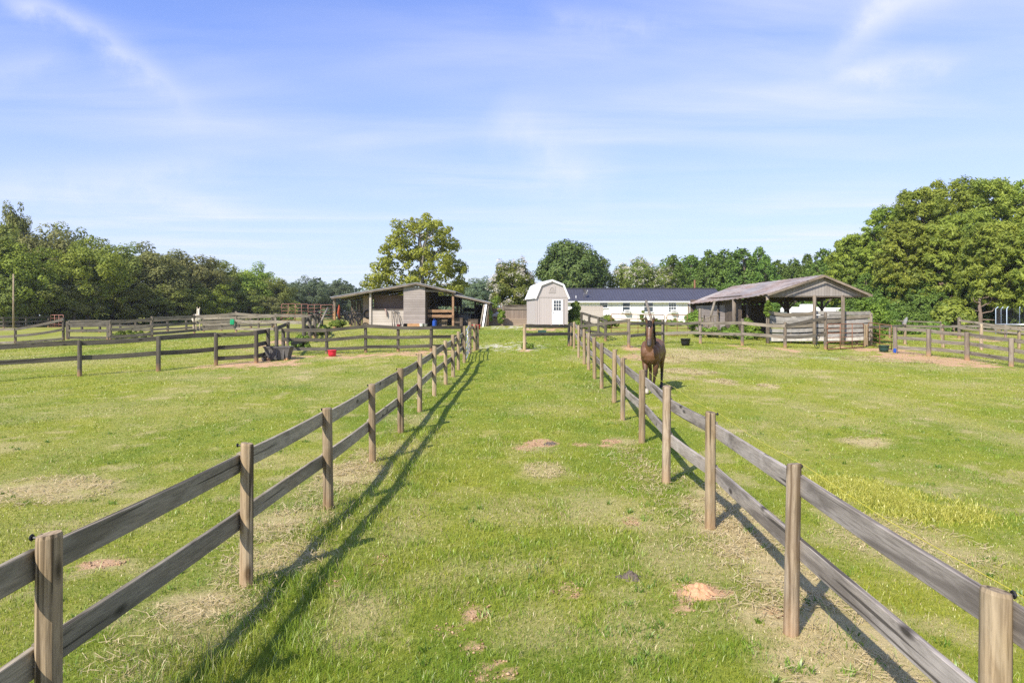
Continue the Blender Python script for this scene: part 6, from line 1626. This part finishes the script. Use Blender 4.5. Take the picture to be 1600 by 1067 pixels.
# cirrus sheet: directions projected on a high flat layer
cb = wn('ShaderNodeCombineXYZ'); wl(wm('DIVIDE', X, zc), cb.inputs[0]); wl(wm('DIVIDE', Y, zc), cb.inputs[1])
mp = wn('ShaderNodeMapping'); mp.inputs['Rotation'].default_value = (0, 0, .35); mp.inputs['Scale'].default_value = (.33, 1.1, 1); wl(cb.outputs[0], mp.inputs[0])
n1 = wn('ShaderNodeTexNoise'); n1.inputs['Scale'].default_value = .9; n1.inputs['Detail'].default_value = 7; n1.inputs['Roughness'].default_value = .55; n1.inputs['Distortion'].default_value = .6; wl(mp.outputs[0], n1.inputs['Vector'])
r1 = wn('ShaderNodeMapRange'); r1.inputs[1].default_value = .40; r1.inputs[2].default_value = .72; wl(n1.outputs[0], r1.inputs[0])
n2 = wn('ShaderNodeTexNoise'); n2.inputs['Scale'].default_value = .35; n2.inputs['Detail'].default_value = 3; wl(cb.outputs[0], n2.inputs['Vector'])
r2 = wn('ShaderNodeMapRange'); r2.inputs[1].default_value = .35; r2.inputs[2].default_value = .65; wl(n2.outputs[0], r2.inputs[0])
cir = wm('MULTIPLY', r1.outputs[0], r2.outputs[0])
# two separate mare's-tail streaks, given as directions on the sky
U = wm('DIVIDE', X, wm('MAXIMUM', Y, .05)); W = wm('DIVIDE', Z, wm('MAXIMUM', Y, .05))
wv = wn('ShaderNodeTexNoise'); wv.inputs['Scale'].default_value = 13; wv.inputs['Detail'].default_value = 9; wv.inputs['Roughness'].default_value = .62; wl(tc.outputs['Generated'], wv.inputs['Vector'])
wob = wm('MULTIPLY', wm('SUBTRACT', wv.outputs[0], .5), .075)
def streak(p, q, width, k, bend=0.0):
    (ax_, ay_), (bx_, by_) = [((a - CX) / F, (HY - b) / F) for a, b in (p, q)]
    dx_, dy_ = bx_ - ax_, by_ - ay_; L = math.hypot(dx_, dy_); dx_ /= L; dy_ /= L
    du = wm('SUBTRACT', U, ax_); dv = wm('SUBTRACT', W, ay_)
    t = wm('DIVIDE', wm('ADD', wm('MULTIPLY', du, dx_), wm('MULTIPLY', dv, dy_)), L)
    s = wm('SUBTRACT', wm('MULTIPLY', dv, dx_), wm('MULTIPLY', du, dy_))
    s = wm('ADD', wm('ADD', s, wob), wm('MULTIPLY', wm('MULTIPLY', t, wm('SUBTRACT', 1.0, t)), bend))
    prof = wm('POWER', 2.718, wm('MULTIPLY', wm('POWER', wm('ABSOLUTE', wm('DIVIDE', s, width)), 1.6), -1.0))
    ends = wm('MULTIPLY', wm('SMOOTH_MIN', wm('MULTIPLY', t, 5.0, clamp=True), 1.0, .2), wm('MULTIPLY', wm('SUBTRACT', 1.0, t), 3.0, clamp=True))
    fwd = wm('GREATER_THAN', Y, .1)
    return wm('MULTIPLY', wm('MULTIPLY', wm('MULTIPLY', prof, ends), fwd), k)
st = streak((-20, -30), (330, 205), .017, .56, -.10)
st = wm('MAXIMUM', st, streak((-60, 300), (420, 235), .03, .45, .05))
st = wm('MAXIMUM', st, streak((-40, 120), (130, 85), .03, .3))
st = wm('MAXIMUM', st, streak((1520, -30), (1290, 115), .024, .68, .1))
st = wm('MAXIMUM', st, streak((1290, 112), (1520, 92), .014, .6))
st = wm('MAXIMUM', st, streak((120, 255), (420, 345), .018, .4))
st = wm('MAXIMUM', st, streak((760, 165), (980, 310), .05, .4))
st = wm('MAXIMUM', st, streak((820, 20), (1120, 45), .02, .3))
fine = wn('ShaderNodeMapRange'); fine.inputs[1].default_value = .3; fine.inputs[2].default_value = .66; fine.inputs[3].default_value = .25; wl(wv.outputs[0], fine.inputs[0])
st = wm('MULTIPLY', st, fine.outputs[0])
right = wn('ShaderNodeMapRange'); right.inputs[1].default_value = -.5; right.inputs[2].default_value = .9; right.inputs[3].default_value = .0; right.inputs[4].default_value = .42; wl(U, right.inputs[0])
veil = wm('MULTIPLY', right.outputs[0], .6)
hs = wn('ShaderNodeHueSaturation'); hs.inputs['Saturation'].default_value = 1.0; wl(sky.outputs[0], hs.inputs['Color'])
SKY_TINT = (.27, .67, 1.46); HAZE = (4.95, 5.12, 5.5); CLOUD = (5.3, 5.4, 5.6)
c0 = wmix(1.0, hs.outputs[0], SKY_TINT, 'MULTIPLY')
c1 = wmix(wm('MULTIPLY', hz, .92), c0, HAZE)
c2 = wmix(wm('ADD', wm('MULTIPLY', cir, .7), veil, clamp=True), c1, wmix(.5, HAZE, CLOUD))
c3 = wmix(st, c2, CLOUD)
bg = wn('ShaderNodeBackground'); bg.inputs[1].default_value = .13; wl(c3, bg.inputs[0])
wo = wn('ShaderNodeOutputWorld'); wl(bg.outputs[0], wo.inputs[0])

sl = bpy.data.lights.new('sun', 'SUN'); sl.energy = 5.0; sl.angle = math.radians(.55); sl.color = (1, .91, .77)
so = bpy.data.objects.new('sun', sl); COL.objects.link(so); so.location = (-20, -30, 40)
so.rotation_euler = SUN_DIR.to_track_quat('-Z', 'Y').to_euler()

# thin summer haze
hb = MB(); hb.box((0, 440, 12), (1440, 960, 28)); ho = hb.build('haze', None); tag(ho, 'thin bright summer haze over the whole farm', kind='stuff')
hm = bpy.data.materials.new('haze'); hm.use_nodes = True; ht = hm.node_tree; ht.nodes.clear()
pv = ht.nodes.new('ShaderNodeVolumePrincipled'); pv.inputs['Color'].default_value = (.86, .92, 1, 1); pv.inputs['Density'].default_value = .0002; pv.inputs['Anisotropy'].default_value = .0
mo = ht.nodes.new('ShaderNodeOutputMaterial'); ht.links.new(pv.outputs[0], mo.inputs['Volume']); ho.data.materials.append(hm)

cam = bpy.data.cameras.new('camera'); co = bpy.data.objects.new('camera', cam); COL.objects.link(co)
co.location = (0, 0, CZ); co.rotation_euler = (math.pi / 2, 0, 0)
cam.sensor_width = 36; cam.lens = 36 * F / 1600; cam.shift_y = -(533.5 - HY) / 1600
cam.clip_start = .05; cam.clip_end = 3000
SC.camera = co
SC.view_settings.view_transform = 'Standard'; SC.view_settings.look = 'None'; SC.view_settings.gamma = 1; SC.view_settings.exposure = 0.5
SC.render.engine = 'CYCLES'
cy = SC.cycles; cy.max_bounces = 5; cy.diffuse_bounces = 3; cy.glossy_bounces = 2; cy.transmission_bounces = 4; cy.transparent_max_bounces = 8
cy.caustics_reflective = False; cy.caustics_refractive = False; cy.use_denoising = False
